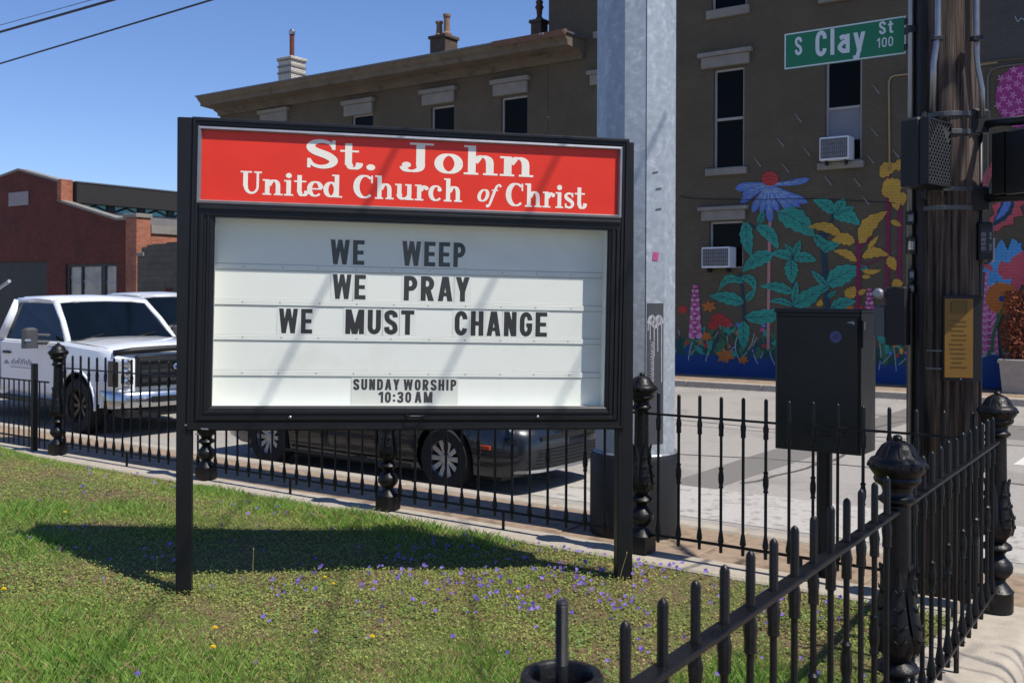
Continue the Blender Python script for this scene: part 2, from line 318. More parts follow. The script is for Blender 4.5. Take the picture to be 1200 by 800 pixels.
def text_mesh(word, font, x0, x1, h, sep=.1, depth=.0004, shear=0., **kw):
    """word between x0 and x1 (local x), baseline z=0, height h, facing -y"""
    mb = MB(); glyphs = []; x = 0
    for ch in word:
        p, adv = font(ch, **kw); glyphs.append((p, x)); x += adv+sep
    sx = (x1-x0)/(x-sep); out = []
    for p, gx in glyphs:
        mb = MB()
        for k, poly in enumerate(p):
            vs = [((gx+a+shear*b)*sx+x0, -depth-k*.000012, b*h) for a,b in poly]
            mb.add(vs, [tuple(range(len(vs)))])
        out.append(mb)
    return out
# ================================================================== SETTING
ZR, ZS = -.34, -.20       # road and pavement levels (lawn and fence coping at 0)
def sheet(name, a0, a1, b0, b1, z, mat_, zb=None, kind='structure', parent=None, res=None):
    mb = MB()
    if zb is None: mb.quad((a0,b0,z),(a1,b0,z),(a1,b1,z),(a0,b1,z))
    else: mb.bbox(a0,a1,b0,b1,zb,z,.012)
    o = mb.build(name, mat_, parent, loc=(O.x,O.y,0), rot=(0,0,TH))
    if kind: o['kind'] = kind
    return o
BF = 17.2                 # facade plane of the mural building
g = MB(); g.quad((-900,-900,-.36),(900,-900,-.36),(900,900,-.36),(-900,900,-.36)); g.build('ground', M_asphalt)['kind'] = 'structure'
sheet('road', -120, 90, 2.0, 15.3, ZR, M_asphalt)
sheet('side_road', 5.0, 14, -60, 2.0, ZR-.012, M_asphalt)
def slabs(name, a0, a1, b0, b1, da, db, z, mat_, zb, n_max=60):
    """pavement: a bed with one slab object per flag"""
    r = MB(); r.box(a0,a1,b0,b1,zb,z-.03); bed = r.build(name, M_conc2, None, loc=(O.x,O.y,0), rot=(0,0,TH)); bed['kind']='structure'
    s = MB(); s.bbox(.006,da-.006,.006,db-.006,z-.03,z,.006); me = s.mesh('slab')
    me.materials.append(mat_)
    na = int(round((a1-a0)/da)); nb = int(round((b1-b0)/db))
    for i in range(na):
        for j in range(nb):
            o = link_mesh('slab', me, None, bed, (a0+i*da, b0+j*db, random.uniform(-.003,.003)))
    return bed
slabs('sidewalk', -18, 2.4, .16, 1.66, 1.2, 1.5, ZS, M_conc2, -.5)
slabs('side_sidewalk', 2.42, 4.82, -9.2, 1.6, 1.2, 1.2, ZS-.14, M_conc2, -.6)
def kerb(name, a0, a1, b0, b1, L=1.8, z=ZS):
    r = MB(); r.box(a0,a1,b0+.02,b1-.02,-.5,z-.04); bed = r.build(name, M_conc, None, loc=(O.x,O.y,0), rot=(0,0,TH)); bed['kind']='structure'
    s = MB(); s.bbox(.004,L-.004,0,b1-b0,z-.2,z+.004,.018); me = s.mesh('kerb_stone'); me.materials.append(M_conc)
    k = a0
    while k < a1-.01:
        link_mesh('kerb_stone', me, None, bed, (k, b0, 0)); k += L
kerb('kerb', -18, 3.6, 1.68, 1.86)
kerb('far_kerb', -30.6, 9, 15.3, 15.5)
slabs('far_sidewalk', -30.6, 9.0, 15.5, BF, 1.8, 1.7, ZS+.0, M_conc2, -.5)
sheet('side_lot', -120, -31, 15.3, 120, ZR+.05, M_asphalt)
# worn markings
def marking(name, a0, a1, b0, b1, mt):
    mb = MB(); n = 14; 
    for i in range(n):
        x0 = a0+(a1-a0)*i/n; x1 = a0+(a1-a0)*(i+1)/n
        mb.quad((x0,b0,ZR+.004),(x1,b0,ZR+.004),(x1,b1,ZR+.004),(x0,b1,ZR+.004))
    o = mb.build(name, mt, None, loc=(O.x,O.y,0), rot=(0,0,TH)); o['kind']='structure'
marking('crosswalk_line', -3.6, 2.0, 2.6, 4.0, M_paint_old)
marking('stop_line', .9, 1.5, 7.7, 9.6, M_paint)
for k,(pa) in enumerate([[(-9,6.2),(-4,5.8),(-1,6.4),(3,6.0)],[(-6,9.5),(-2,9.2),(1.5,9.6),(4,9.1)],[(-1.2,4.5),(-1.0,7),(-1.5,10),(-1.1,14)],[(.3,11.5),(3,11.2),(6,11.7)],[(-3,12.2),(0,11.9),(2,12.4)],[(-12,4.2),(-9,4.4),(-6,4.1)]]):
    pts = smooth(pa, 8); q = ribbon([(x+random.uniform(-.04,.04), y+random.uniform(-.05,.05)) for x,y in pts], lambda t,u: .05)
    mb = MB()
    for f in q: mb.quad(*[(x,y,ZR+.0042) for x,y in f])
    o = mb.build('road_crack', mat('tar_seal', '#4f4c49', .8, 0, .2, 20), None, loc=(O.x,O.y,0), rot=(0,0,TH)); o['kind']='structure'
for a0,a1,b0,b1 in ((-5.5,-3.2,5.2,6.6),(2.2,4.6,4.8,6.0),(-.6,.8,10.2,12.0),(-9.5,-7.8,8.2,9.1),(-1.9,-1.3,2.1,15.2)):
    mb=MB(); n=10; e=[]
    for (x0,y0),(x1,y1) in (((a0,b0),(a1,b0)),((a1,b0),(a1,b1)),((a1,b1),(a0,b1)),((a0,b1),(a0,b0))):
        for k in range(n): e.append((x0+(x1-x0)*k/n+random.uniform(-.025,.025),y0+(y1-y0)*k/n+random.uniform(-.025,.025),ZR+.0025))
    mb.add(e,[tuple(range(len(e)))]); o=mb.build('road_patch',mat('patched_asphalt','#6f6b66',.9,0,.18,50,bump=.4,bscale=150),None,loc=(O.x,O.y,0),rot=(0,0,TH)); o['kind']='structure'
mb=MB(); rg=random.Random(4)     # grit and dead leaves gathered against the kerbs
for k in range(900):
    b=rg.choice([1.90+abs(rg.gauss(0,.12)),15.26-abs(rg.gauss(0,.12))]); a=rg.uniform(-12,6); s_=rg.uniform(.008,.03); g1=rg.random()*6.3; z=ZR+.006
    mb.add([(a-s_*math.cos(g1),b-s_*math.sin(g1),z),(a+s_*.5*math.sin(g1),b-s_*.5*math.cos(g1),z+.006),(a+s_*math.cos(g1),b+s_*math.sin(g1),z+.003),(a-s_*.5*math.sin(g1),b+s_*.5*math.cos(g1),z+.008)],[(0,1,2,3)])
tag(mb.build('gutter_litter',mat('dead_leaves','#5d4a33',.9,0,.3,50),None,loc=(O.x,O.y,0),rot=(0,0,TH)),'grit and dead leaves gathered along the kerbs','litter',kind='stuff')
# coping under the fences, stone by stone
cp = thing('fence_coping', 'pale concrete coping with rounded outer edge running under the black iron fences at the corner', 'coping', (O.x,O.y,0), TH)
def coping_stone(L, w, zt=-.012, zb=-.4, rr=.07):
    mb = MB(); n = 6; prof = [(0,zb),(0,zt-.012),(.012,zt)]+[(w-rr+rr*math.sin(R(90*i/n)), zt-rr+rr*math.cos(R(90*i/n))) for i in range(n+1)]+[(w,zb)]
    vs = [(x,y,z) for x in (.003,L-.003) for y,z in prof]; k=len(prof)
    fs = [(i,i+k,i+1+k,i+1) for i in range(k-1)]+[tuple(range(k)), tuple(range(2*k-1,k-1,-1))]
    mb.add(vs,fs); return mb.mesh('coping_stone', True)
me = coping_stone(2.0,.36); me.set_sharp_from_angle(angle=R(40)); me.materials.append(M_conc)
for k in range(8): link_mesh('coping_stone', me, None, cp, (-14.06+2.0*k, -.2, 0))
me2 = coping_stone(1.6,.43,rr=.10); me2.set_sharp_from_angle(angle=R(40)); me2.materials.append(M_conc)
for k in range(6):   # along the side street; local y points outwards
    link_mesh('coping_stone', me2, None, cp, (1.98, .165-1.6*k, .004), (0,0,R(-90)))
# ------------------------------------------------------------------ lawn
def lawn_h(a, b):
    X = O.x+E1.x*a+NN.x*b; Y = O.y+E1.y*a+NN.y*b; k = np.clip((-b-.17)/1.1,0,1); k = k*k*(3-2*k)
    return k*(np.clip(-.05*(X+1.8)+.02*(Y-5.7),-.16,.24)+.012*np.sin(a*.9+1.3)*np.cos(b*.8)+.012*np.sin(a*2.3+b*1.7)) - .03*(1-k)
na, nb = 110, 70; A0, A1, B0, B1 = -14, 2.0, -9.2, -.17
xs = np.linspace(A0,A1,na); ys = np.linspace(B0,B1,nb)
gx, gy = np.meshgrid(xs,ys); gz = lawn_h(gx,gy)
mb = MB(); mb.v = [(float(x),float(y),float(z)) for x,y,z in zip(gx.ravel(),gy.ravel(),gz.ravel())]
mb.f = [(j*na+i,j*na+i+1,(j+1)*na+i+1,(j+1)*na+i) for j in range(nb-1) for i in range(na-1)]; mb.m=[0]*len(mb.f)
lawn = mb.build('lawn', M_soil, None, loc=(O.x,O.y,0), rot=(0,0,TH), smooth=True); lawn['kind']='structure'
def leafmat(name, c1, c2, c3, rough=.6, trans=.3, patch=(0.45,.6), c4=None):
    M = bpy.data.materials.new(name); M.use_nodes=True; t=M.node_tree; N=t.nodes; L=t.links; P=N['Principled BSDF']
    g_ = N.new('ShaderNodeNewGeometry'); rp = N.new('ShaderNodeValToRGB'); e = rp.color_ramp.elements
    e[0].color=hexc(c1); e[1].color=hexc(c3); x=e.new(.5); x.color=hexc(c2); L.new(g_.outputs['Random Per Island'], rp.inputs[0])
    tc=N.new('ShaderNodeTexCoord'); n=N.new('ShaderNodeTexNoise'); n.inputs['Scale'].default_value=1.3; n.inputs['Detail'].default_value=5; L.new(tc.outputs['Object'], n.inputs[0])
    mr=N.new('ShaderNodeMapRange'); mr.inputs[1].default_value=patch[0]; mr.inputs[2].default_value=patch[1]; L.new(n.outputs[0], mr.inputs[0])
    mx=N.new('ShaderNodeMix'); mx.data_type='RGBA'; mx.inputs[7].default_value=hexc(c4 or c3); L.new(rp.outputs[0], mx.inputs[6])
    ml=N.new('ShaderNodeMath'); ml.operation='MULTIPLY'; ml.inputs[1].default_value=.55; L.new(mr.outputs[0], ml.inputs[0]); L.new(ml.outputs[0], mx.inputs[0])
    L.new(mx.outputs[2], P.inputs['Base Color']); P.inputs['Roughness'].default_value=rough
    tr=N.new('ShaderNodeBsdfTranslucent'); L.new(mx.outputs[2], tr.inputs[0]); ms=N.new('ShaderNodeMixShader'); ms.inputs[0].default_value=trans
    L.new(P.outputs[0], ms.inputs[1]); L.new(tr.outputs[0], ms.inputs[2]); L.new(ms.outputs[0], N['Material Output'].inputs[0])
    return M
M_grass = leafmat('grass_blades', '#5f8a2c', '#78a040', '#9cb862', c4='#9cb05a')
M_dry = leafmat('dry_grass', '#a08d5c', '#b9a878', '#8a7447')
M_clover = leafmat('clover_leaves', '#76883a', '#879344', '#989b52', trans=.3, c4='#a09c5a')
M_violet = leafmat('violet_petals', '#52389c', '#6f55b4', '#9280c8', trans=.3)
M_dand = leafmat('dandelion_petals', '#f5d80c', '#f7e020', '#f0cc08', trans=.2)
M_stemg = mat('flower_stem', '#6f8444', .7)
def vnoise(x, y, s, seed):
    rs = np.random.RandomState(seed); G = rs.rand(64,64); u=x*s+100; v=y*s+100; i=np.floor(u).astype(int); j=np.floor(v).astype(int); fu=u-i; fv=v-j
    fu=fu*fu*(3-2*fu); fv=fv*fv*(3-2*fv); g00=G[i%64,j%64]; g10=G[(i+1)%64,j%64]; g01=G[i%64,(j+1)%64]; g11=G[(i+1)%64,(j+1)%64]
    return (g00*(1-fu)+g10*fu)*(1-fv)+(g01*(1-fu)+g11*fu)*fv
def big_mesh(name, V, nf, k, mat_, label, cat):
    me = bpy.data.meshes.new(name); n = len(V); me.vertices.add(n); me.vertices.foreach_set('co', V.astype(np.float32).ravel())
    me.loops.add(nf*k); me.polygons.add(nf); me.loops.foreach_set('vertex_index', np.arange(nf*k))
    me.polygons.foreach_set('loop_start', np.arange(nf)*k); me.update(calc_edges=True); me.validate()
    o = link_mesh(name, me, mat_, None, (O.x,O.y,0), (0,0,TH)); return tag(o, label, cat, kind='stuff')
def scatter(n, dens=None, near=True):
    """random points on the lawn, thicker close to the viewer where the blades show larger"""
    a = np.random.uniform(-11.5, 1.96, n*3); b = np.random.uniform(-6.2, -.2, n*3)
    X = O.x+E1.x*a+NN.x*b; Y = O.y+E1.y*a+NN.y*b
    ok = (Y>3.0)&(np.abs(X)<Y*.62+.9)&(b<-.19)
    p = np.clip(5.5/np.maximum(Y,1),.25,1)**1.2; ok &= np.random.rand(len(a))<p
    if dens is not None: ok &= np.random.rand(len(a))<dens(a,b)
    a=a[ok][:n]; b=b[ok][:n]; return a,b,len(a)
def px2ab(px,py,z=0.02):
    d = ray(px,py); t=(z-E)/d.z; p=Vector((d.x*t,d.y*t)); return E1.dot(p-O), NN.dot(p-O)
# patches of taller, lusher grass as the photograph shows them: (px, py, radius m, strength)
tall = [(60,770,.9,1),(180,770,.7,.9),(330,740,.5,.5),(520,790,.6,.9),(560,775,.5,.9),(640,790,.5,.8),(20,620,.5,.9),(40,655,.5,.8),(250,575,.5,1),(330,585,.6,1),(420,600,.6,1),(500,612,.6,1),(560,622,.4,1),(20,545,.8,.6),(150,610,.4,.6),(400,775,.5,.6),(880,760,.5,.9),(930,780,.6,.9),(820,780,.5,.8),(0,700,.4,.3),(230,620,.5,.5),(90,545,.6,.5)]
tab = [px2ab(x,y)+(r,s) for x,y,r,s in tall]
def tallf(a,b):
    f = np.zeros_like(a)
    for ta,tb,r,s in tab: f = np.maximum(f, s*np.exp(-((a-ta)**2+(b-tb)**2)/(r*r)*1.2))
    return np.clip(f*1.0+(vnoise(a,b,2.2,3)-.5)*.5,0,1)
def blades(n, hmin, hmax, wd, dens, mat_, label, lean=.5, name='grass'):
    a,b,n = scatter(n, dens); t = tallf(a,b)
    h = np.random.uniform(hmin,hmax,n)*(.35+1.15*t); ang = np.random.uniform(0,2*np.pi,n); ln = np.random.uniform(.1,lean,n)*h
    dx,dy = np.cos(ang),np.sin(ang); la=np.random.uniform(0,2*np.pi,n); lx,ly=np.cos(la)*ln,np.sin(la)*ln
    z = lawn_h(a,b)-.004; w_ = wd*np.random.uniform(.6,1.3,n)
    V = np.zeros((n,4,3)); V[:,0]=np.stack([a-dx*w_,b-dy*w_,z],1); V[:,1]=np.stack([a+dx*w_,b+dy*w_,z],1)
    V[:,2]=np.stack([a+lx*.55+dx*w_*.6,b+ly*.55+dy*w_*.6,z+h*.62],1); V[:,3]=np.stack([a+lx*1.25,b+ly*1.25,z+h],1)
    return big_mesh(name, V.reshape(-1,3), n, 4, mat_, label, 'grass')
blades(260000, .018,.056, .0012, lambda a,b: np.clip(.12+1.25*tallf(a,b),0,1), M_grass, 'green grass blades growing across the sloping lawn around the sign posts', .7)
blades(22000, .02,.06, .0012, lambda a,b: .35+.5*vnoise(a,b,2.,9), M_dry, 'dry straw coloured grass blades scattered in the lawn', 1.3, 'dry_grass')
def cover(n, smin, smax, dens, mat_, label, name, hmax=.035):
    a,b,n = scatter(n, dens); z = lawn_h(a,b)+np.random.uniform(.001,1,n)**1.3*hmax*(.5+.8*vnoise(a,b,6.,5)); s=np.random.uniform(smin,smax,n); ang=np.random.uniform(0,2*np.pi,n)
    u=np.stack([np.cos(ang),np.sin(ang),np.random.uniform(-.6,.6,n)],1)*s[:,None]; v=np.stack([-np.sin(ang),np.cos(ang),np.random.uniform(-.8,.8,n)],1)*s[:,None]*.8
    c=np.stack([a,b,z],1); V=np.zeros((n,4,3)); V[:,0]=c-u; V[:,1]=c-v*.9+u*.1; V[:,2]=c+u; V[:,3]=c+v*.9+u*.1
    return big_mesh(name, V.reshape(-1,3), n, 4, mat_, label, 'ground cover')
cover(230000,.0035,.0085, lambda a,b: np.clip((1.05-tallf(a,b)*.95)*(.3+1.2*vnoise(a,b,1.9,21))*(.45+1.0*vnoise(a,b,7.,41)),0.03,1), M_clover, 'low yellow green ground cover leaves carpeting the thin parts of the lawn', 'clover')
cover(26000,.007,.013, lambda a,b: np.clip((vnoise(a,b,2.4,33)-.42)*3,0,1), leafmat('weed_leaves','#4f6e2e','#5d7c38','#6f8c46'), 'darker broad weed leaves in clumps between the grass', 'weeds', .045)
# violets: five-petalled flowers in drifts, uncountable
vd = [(680,620,.35,60),(620,605,.4,50),(740,640,.25,40),(560,640,.4,40),(700,640,.3,60),(790,655,.3,50),(820,650,.3,50),(780,665,.25,30),(480,665,.4,30),(420,668,.3,26),(560,675,.35,34),(600,690,.35,26),(640,680,.4,34),(690,668,.3,50),(720,690,.25,24),(330,685,.2,12),(80,660,.15,10),(150,665,.15,6),(230,690,.1,4),(320,715,.12,4),(180,565,.4,6),(60,570,.4,5),(770,720,.3,14),(750,740,.3,8),(850,700,.4,24),(900,690,.4,24),(950,700,.3,14),(300,630,.4,12),(500,640,.4,20),(640,740,.3,5),(190,770,.2,2),(430,620,.3,8),(360,600,.4,6),(560,600,.3,12),(990,760,.3,10),(90,600,.6,14),(160,575,.6,12),(300,600,.5,14),(60,640,.3,12),(200,655,.3,14),(330,730,.5,8),(120,700,.4,6),(450,720,.5,10),(310,690,.25,14),(425,700,.3,8),(480,655,.3,20),(530,690,.3,20)]
V=[];
for px,py,r,n in vd:
    a0,b0 = px2ab(px,py)
    for _ in range(int(n*.62)):
        a=a0+random.gauss(0,r*.6); b=b0+random.gauss(0,r*.4)
        if b>-.2 or a>1.96: continue
        z=float(lawn_h(np.array([a]),np.array([b]))[0])+random.uniform(.03,.06); s=random.uniform(.007,.0135)
        tx,ty=random.uniform(-.5,.5),random.uniform(-1.1,-.2)
        nrm=Vector((tx,ty,.7)).normalized(); u=nrm.orthogonal().normalized(); v=nrm.cross(u); c=Vector((a,b,z))
        for k in range(5):
            g1=R(72*k); d=u*math.cos(g1)+v*math.sin(g1); e=u*math.cos(g1+1.57)+v*math.sin(g1+1.57)
            V += [c, c+d*s*.7+e*s*.5, c+d*s*1.3+nrm*s*.2, c+d*s*.7-e*s*.5]
big_mesh('violets', np.array([tuple(x) for x in V]), len(V)//4, 4, M_violet, 'tiny purple violets in drifts over the lawn behind and beside the sign posts', 'violets')
# dandelions, one object each
def dandelion(px,py,label,s=.016):
    a,b=px2ab(px,py,.05); z=float(lawn_h(np.array([a]),np.array([b]))[0]); p=W(a,b,z)
    t=thing('dandelion',label,'dandelion',p,random.random()*6,'yellow dandelions in the lawn')
    m1=MB(); m1.tube([(0,0,0),(.002,0,.03),(.004,0,.052)],.0016,5); m1.build('stem',M_stemg,t)
    m2=MB()
    for ring,(rr,hh) in enumerate([(1,0),(.75,.3),(.45,.5)]):
        for k in range(14):
            g1=2*math.pi*(k+ring*.5)/14; c,s1=math.cos(g1),math.sin(g1); w1=.17*s
            m2.quad((.004,0,.052),(.004+c*s*rr*.7-s1*w1,s1*s*rr*.7+c*w1,.052+s*(.15+hh)),(.004+c*s*rr,s1*s*rr,.052+s*(.2+hh)),(.004+c*s*rr*.7+s1*w1,s1*s*rr*.7-c*w1,.052+s*(.15+hh)))
    m2.build('flower_head',M_dand,t)
for px,py,l in [(381,672,'upper yellow dandelion of the pair in shade edge right of the left sign post'),(391,679,'lower yellow dandelion of the pair right of the left sign post'),(252,727,'yellow dandelion in front of the left sign post, upper of two in line'),(250,747,'yellow dandelion in front of the left sign post, lower of two in line'),(5,702,'yellow dandelion at the left edge of the lawn'),(154,551,'yellow dandelion far back near the fence at left'),(76,618,'yellow dandelion at the left tip of the sign shadow'),(437,732,'orange yellow dandelion below the middle of the sign'),(606,676,'small yellow dandelion among violets left of the right sign post')]:
    dandelion(px,py,l, .014 if py<700 else .0155)
# long pale stalks
for px,py,h,l in [(183,680,.13,'thin pale seed stalk beside the left sign post'),(296,676,.16,'upright seed stalk at the edge of the sign shadow'),(724,690,.20,'long leaning grass stalk in front of the right sign post')]:
    a,b=px2ab(px,py,0); m1=MB(); lean=.05 if px>700 else .005
    m1.tube([(0,0,0),(lean*.4,0,h*.5),(lean,0,h)],[.002,.0017,.0012],5); m1.lathe([(.001,0),(.004,.006),(.001,.014)],6,(lean,0,h))
    tag(m1.build('grass_stalk',M_dry,None,W(a,b,0)),l,'grass stalk')
# ================================================================== FENCES
POST = [(.083,0),(.083,.095),(.086,.105),(.072,.12),(.06,.136),(.045,.155),(.043,.167),(.06,.185),(.078,.21),(.081,.231),(.075,.255),(.05,.28),(.038,.30),(.05,.318),(.075,.33),(.077,.339),(.07,.352),(.045,.368),(.052,.385),(.072,.41),(.079,.437),(.077,.465),(.062,.52),(.054,.56),(.050,.60),(.049,.70),(.046,.92),(.055,.926),(.067,.936),(.067,.944),(.055,.952),(.05,.965),(.056,.985),(.078,1.0),(.082,1.012),(.078,1.022),(.084,1.03),(.095,1.045)]
CAP = [(.095,1.0455),(.099,1.056),(.099,1.072),(.092,1.084),(.078,1.090),(.068,1.100),(.061,1.118),(.048,1.136),(.026,1.147),(.016,1.150),(.018,1.158),(.012,1.167),(.002,1.17)]
def fluted(mb, prof, n=24, flutes=True):
    vs=[];fs=[]
    for r,z in prof:
        for k in range(n):
            rr = r*(1-.07*(k%2)) if (flutes and .56<z<.92) else r
            vs.append((rr*math.cos(2*math.pi*k/n), rr*math.sin(2*math.pi*k/n), z))
    for i in range(len(prof)-1):
        for k in range(n):
            j=(k+1)%n; fs.append((i*n+k,i*n+j,(i+1)*n+j,(i+1)*n+k))
    fs.append(tuple((len(prof)-1)*n+k for k in range(n)))
    mb.add(vs,fs)
_m=MB(); fluted(_m,POST); ME_POST=_m.mesh('post',True); ME_POST.set_sharp_from_angle(angle=R(38)); ME_POST.materials.append(M_iron)
_m=MB(); fluted(_m,[p for p in POST if p[1]>.1]); _m.bbox(-.073,.073,-.073,.073,-.002,.108,.008); ME_POSTSQ=_m.mesh('post',True); ME_POSTSQ.set_sharp_from_angle(angle=R(38)); ME_POSTSQ.materials.append(M_iron)
_m=MB(); fluted(_m,[p for p in POST if p[1]<.953]); ME_CUT=_m.mesh('post',True); ME_CUT.materials.append(M_iron)
_m=MB(); _m.lathe(CAP,24)
for k in range(16):   # beaded edge of the cap
    g1=2*math.pi*k/16; _m.lathe([(.001,-.009),(.008,-.006),(.010,0),(.008,.006),(.001,.009)],6,(.096*math.cos(g1),.096*math.sin(g1),1.062))
for k in range(8):    # lobes of the dome
    g1=2*math.pi*(k+.5)/8; _m.tube([(.074*math.cos(g1),.074*math.sin(g1),1.088),(.062*math.cos(g1),.062*math.sin(g1),1.108),(.048*math.cos(g1),.048*math.sin(g1),1.13),(.020*math.cos(g1),.020*math.sin(g1),1.148)],[.006,.008,.007,.004],6)
ME_CAP=_m.mesh('cap',True); ME_CAP.set_sharp_from_angle(angle=R(45)); ME_CAP.materials.append(M_iron)
def acanthus():
    mb=MB(); n=7; path=[(.074,.40),(.083,.44),(.081,.49),(.067,.55),(.057,.61),(.056,.66),(.063,.70)]; wd=[.016,.030,.034,.028,.021,.014,.003]
    vs=[]
    for (r,z),w_ in zip(path,wd):
        for k,(s,dr) in enumerate([(-1,-.010),(-.55,.001),(0,.006),(.55,.001),(1,-.010)]): vs.append((r+dr,s*w_*(1+.18*(k%2)),z+(.004 if k%2 else -.003)))
    fs=[(i*5+k,i*5+k+1,(i+1)*5+k+1,(i+1)*5+k) for i in range(n-1) for k in range(4)]
    mb.add(vs,fs)
    for i in range(1,5):   # ribs
        r,z=path[i]; 
        for s in (-1,1): mb.tube([(r+.008,0,z),(r+.004,s*wd[i]*.8,z+.022)],[.0035,.0018],5)
    me=mb.mesh('acanthus_leaf',True); me.materials.append(M_iron); return me
ME_ACA=acanthus()
PK=.0118
def picket_mesh(top, zr, knop, n=8, foot=True, zb=.07):
    p=[(PK*.9,zb)]
    if foot: p+=[(PK,.13),(.019,.135),(.019,.15),(.014,.185),(.0115,.2)]
    p+=[(.0095,.21)]
    if knop: p+=[(.0095,.47),(.017,.478),(.012,.49),(.018,.52),(.018,.555),(.012,.585),(.017,.597),(.0095,.605)]
    p+=[(.0095,zr-.11),(.016,zr-.105),(.015,zr-.075),(.018,zr-.045),(.013,zr-.02),(PK,zr-.012),(PK,top-.014),(PK*.8,top-.006),(.003,top)]
    mb=MB(); mb.lathe(p,n); me=mb.mesh('picket',True); me.set_sharp_from_angle(angle=R(35)); me.materials.append(M_iron); return me
ZRAIL=.905
ME_PK=[picket_mesh(1.045,ZRAIL,False),picket_mesh(1.045,ZRAIL,True)]
_m=MB(); _m.lathe([(.012,-.05),(.012,.12)],6); ME_LEG=_m.mesh('support_leg'); ME_LEG.materials.append(M_iron)
def fence(name,label,posts,side=False,sq=True,skipcap=(),pitch=.149,basez=0.):
    """posts: world xy; every bay gets two rails, its pickets and a short leg; every post its cap and leaves"""
    p0=Vector(posts[0]); p1=Vector(posts[-1]); d=(p1-p0).normalized(); ang=math.atan2(d.y,d.x)
    t=thing(name,label,'fence',(p0.x,p0.y,basez),ang)
    loc=lambda p:(Vector(p)-p0).dot(d)
    xs_=[loc(p) for p in posts]
    for i,x in enumerate(xs_):
        if side and i==0: continue
        o=link_mesh('post',ME_CUT if i in skipcap else (ME_POSTSQ if sq and i<len(xs_)-1 else ME_POST),None,t,(x,0,0))
        if i in skipcap: broken_top(o)
        else: link_mesh('cap',ME_CAP,None,o)
        for k in range(6): link_mesh('acanthus_leaf',ME_ACA,None,o,(0,0,0),(0,0,R(60*k+20)))
    for i in range(len(xs_)-1):
        a,b=xs_[i]+.05,xs_[i+1]-.05
        mb=MB(); hw=.023 if side else .011; mb.bbox(a,b,-hw,hw,ZRAIL-.007,ZRAIL+.006,.003); mb.build('top_rail',M_iron,t)
        mb=MB(); mb.bbox(a,b,-.012,.012,.112,.126,.003); mb.build('bottom_rail',M_iron,t)
        n=max(2,int(round((b-a)/pitch))); st=(b-a)/n; q0_=a+.5*st
        if side: st=.162; q0_=xs_[i]+.145; n=int((xs_[i+1]-.10-q0_)/st)+1
        for k in range(n):
            link_mesh('picket',ME_PK[k%2],None,t,(q0_+k*st,0,random.uniform(-.004,.004)),(0,0,random.random()))
        link_mesh('support_leg',ME_LEG,None,t,((a+b)/2,0,0))
    return t
def broken_top(o):
    me=bpy.data.meshes  # post whose cap is gone: an open rim and a threaded rod
    mb=MB(); mb.lathe([(.060,.955),(.088,.962),(.094,.970),(.092,.978),(.080,.982),(.074,.976)],28,cap=False)
    mb.lathe([(.066,.96),(.071,1.008),(.068,1.015),(.057,1.015),(.053,1.010),(.050,.93)],28,cap=False)
    mb.lathe([(.052,.935),(.001,.935)],20,cap=False)
    m1=mb.build('open_rim',M_iron,o,smooth=True,sharp=40)
    mb=MB(); pr=[(.0105,.93),(.0105,1.03)]
    for k in range(30): pr+=[(.0118,1.031+k*.0034),(.0098,1.0327+k*.0034)]
    pr+=[(.0112,1.134),(.009,1.138)]
    mb.lathe(pr,12); mb.build('threaded_rod',M_darkmetal,o)
cut = [p for p in POST]
Ccor=W(2.15,0); Cn=Vector((.087,1.74)); dv=(Cn-Vector((Ccor.x,Ccor.y)))
C2=Vector((Ccor.x,Ccor.y))
bpx=[752,455,242,68]; back=[W(wp(px,500,0)[0],0).to_2d() for px in bpx]
fence('iron_fence','long black iron picket fence along the pavement behind the church sign',[back[3],back[2],back[1],back[0],C2],sq=True)
fence('iron_fence','black iron picket fence in the right foreground running from the corner post towards the viewer',[C2,C2+dv*.4836,Cn,C2+dv*1.5],side=True,sq=False,skipcap=(2,),pitch=.152)
# lower plain fence beyond the last post at left
lf0=W(wp(64,500,0)[0]-.12,0); t=thing('low_iron_fence','lower plain black railing with thin bars in front of the white pickup door at left','fence',W(-14.2,0),TH)
L_=(Vector((lf0.x,lf0.y))-W(-14.2,0).to_2d()).length
for z in (.74,.12): mb=MB(); mb.bbox(0,L_,-.012,.012,z-.008,z+.008,.003); mb.build('top_rail' if z>.5 else 'bottom_rail',M_iron,t)
mb=MB(); mb.lathe([(.008,.02),(.008,.742)],6); pm=mb.mesh('picket'); pm.materials.append(M_iron)
k=.05
while k<L_: link_mesh('picket',pm,None,t,(k,0,0)); k+=.105
for x in (L_-.28,L_-2.6): mb=MB(); mb.bbox(x-.028,x+.028,-.028,.028,-.05,.93,.006); mb.build('post',M_iron,t)
# ================================================================== CHURCH SIGN
SO=Vector((-1.8,5.71,0)); SA=math.atan2(.185,.983); SD=Vector((math.cos(SA),math.sin(SA),0)); SNn=Vector((-SD.y,SD.x,0)); TILT=.0165
sign=thing('church_sign','black framed church letter board sign with red header standing on two posts in the lawn','sign',SO,SA)
def sp(px,py,dep=0.):
    """photo point -> cabinet coordinates on the plane dep metres behind the frame face"""
    d=ray(px,py); P0=SO+SNn*dep; t=(P0-CP).dot(SNn)/d.dot(SNn); q=CP+d*t-SO; x=q.dot(SD); z=q.z
    c,s=math.cos(TILT),math.sin(TILT); return (x*c-z*s, x*s+z*c)
for nm in ('a',):
    xl0=sp(207,400)[0]; xl1=sp(221.5,400)[0]; xr0=sp(725,400)[0]; xr1=sp(744,400)[0]
def unt(px,py):
    x,z=sp(px,py); return x*math.cos(TILT)+z*math.sin(TILT)
xl0,xl1,xr0,xr1=unt(206.5,420),unt(221,420)+.03,unt(724.5,590),unt(743,420)
cab=None
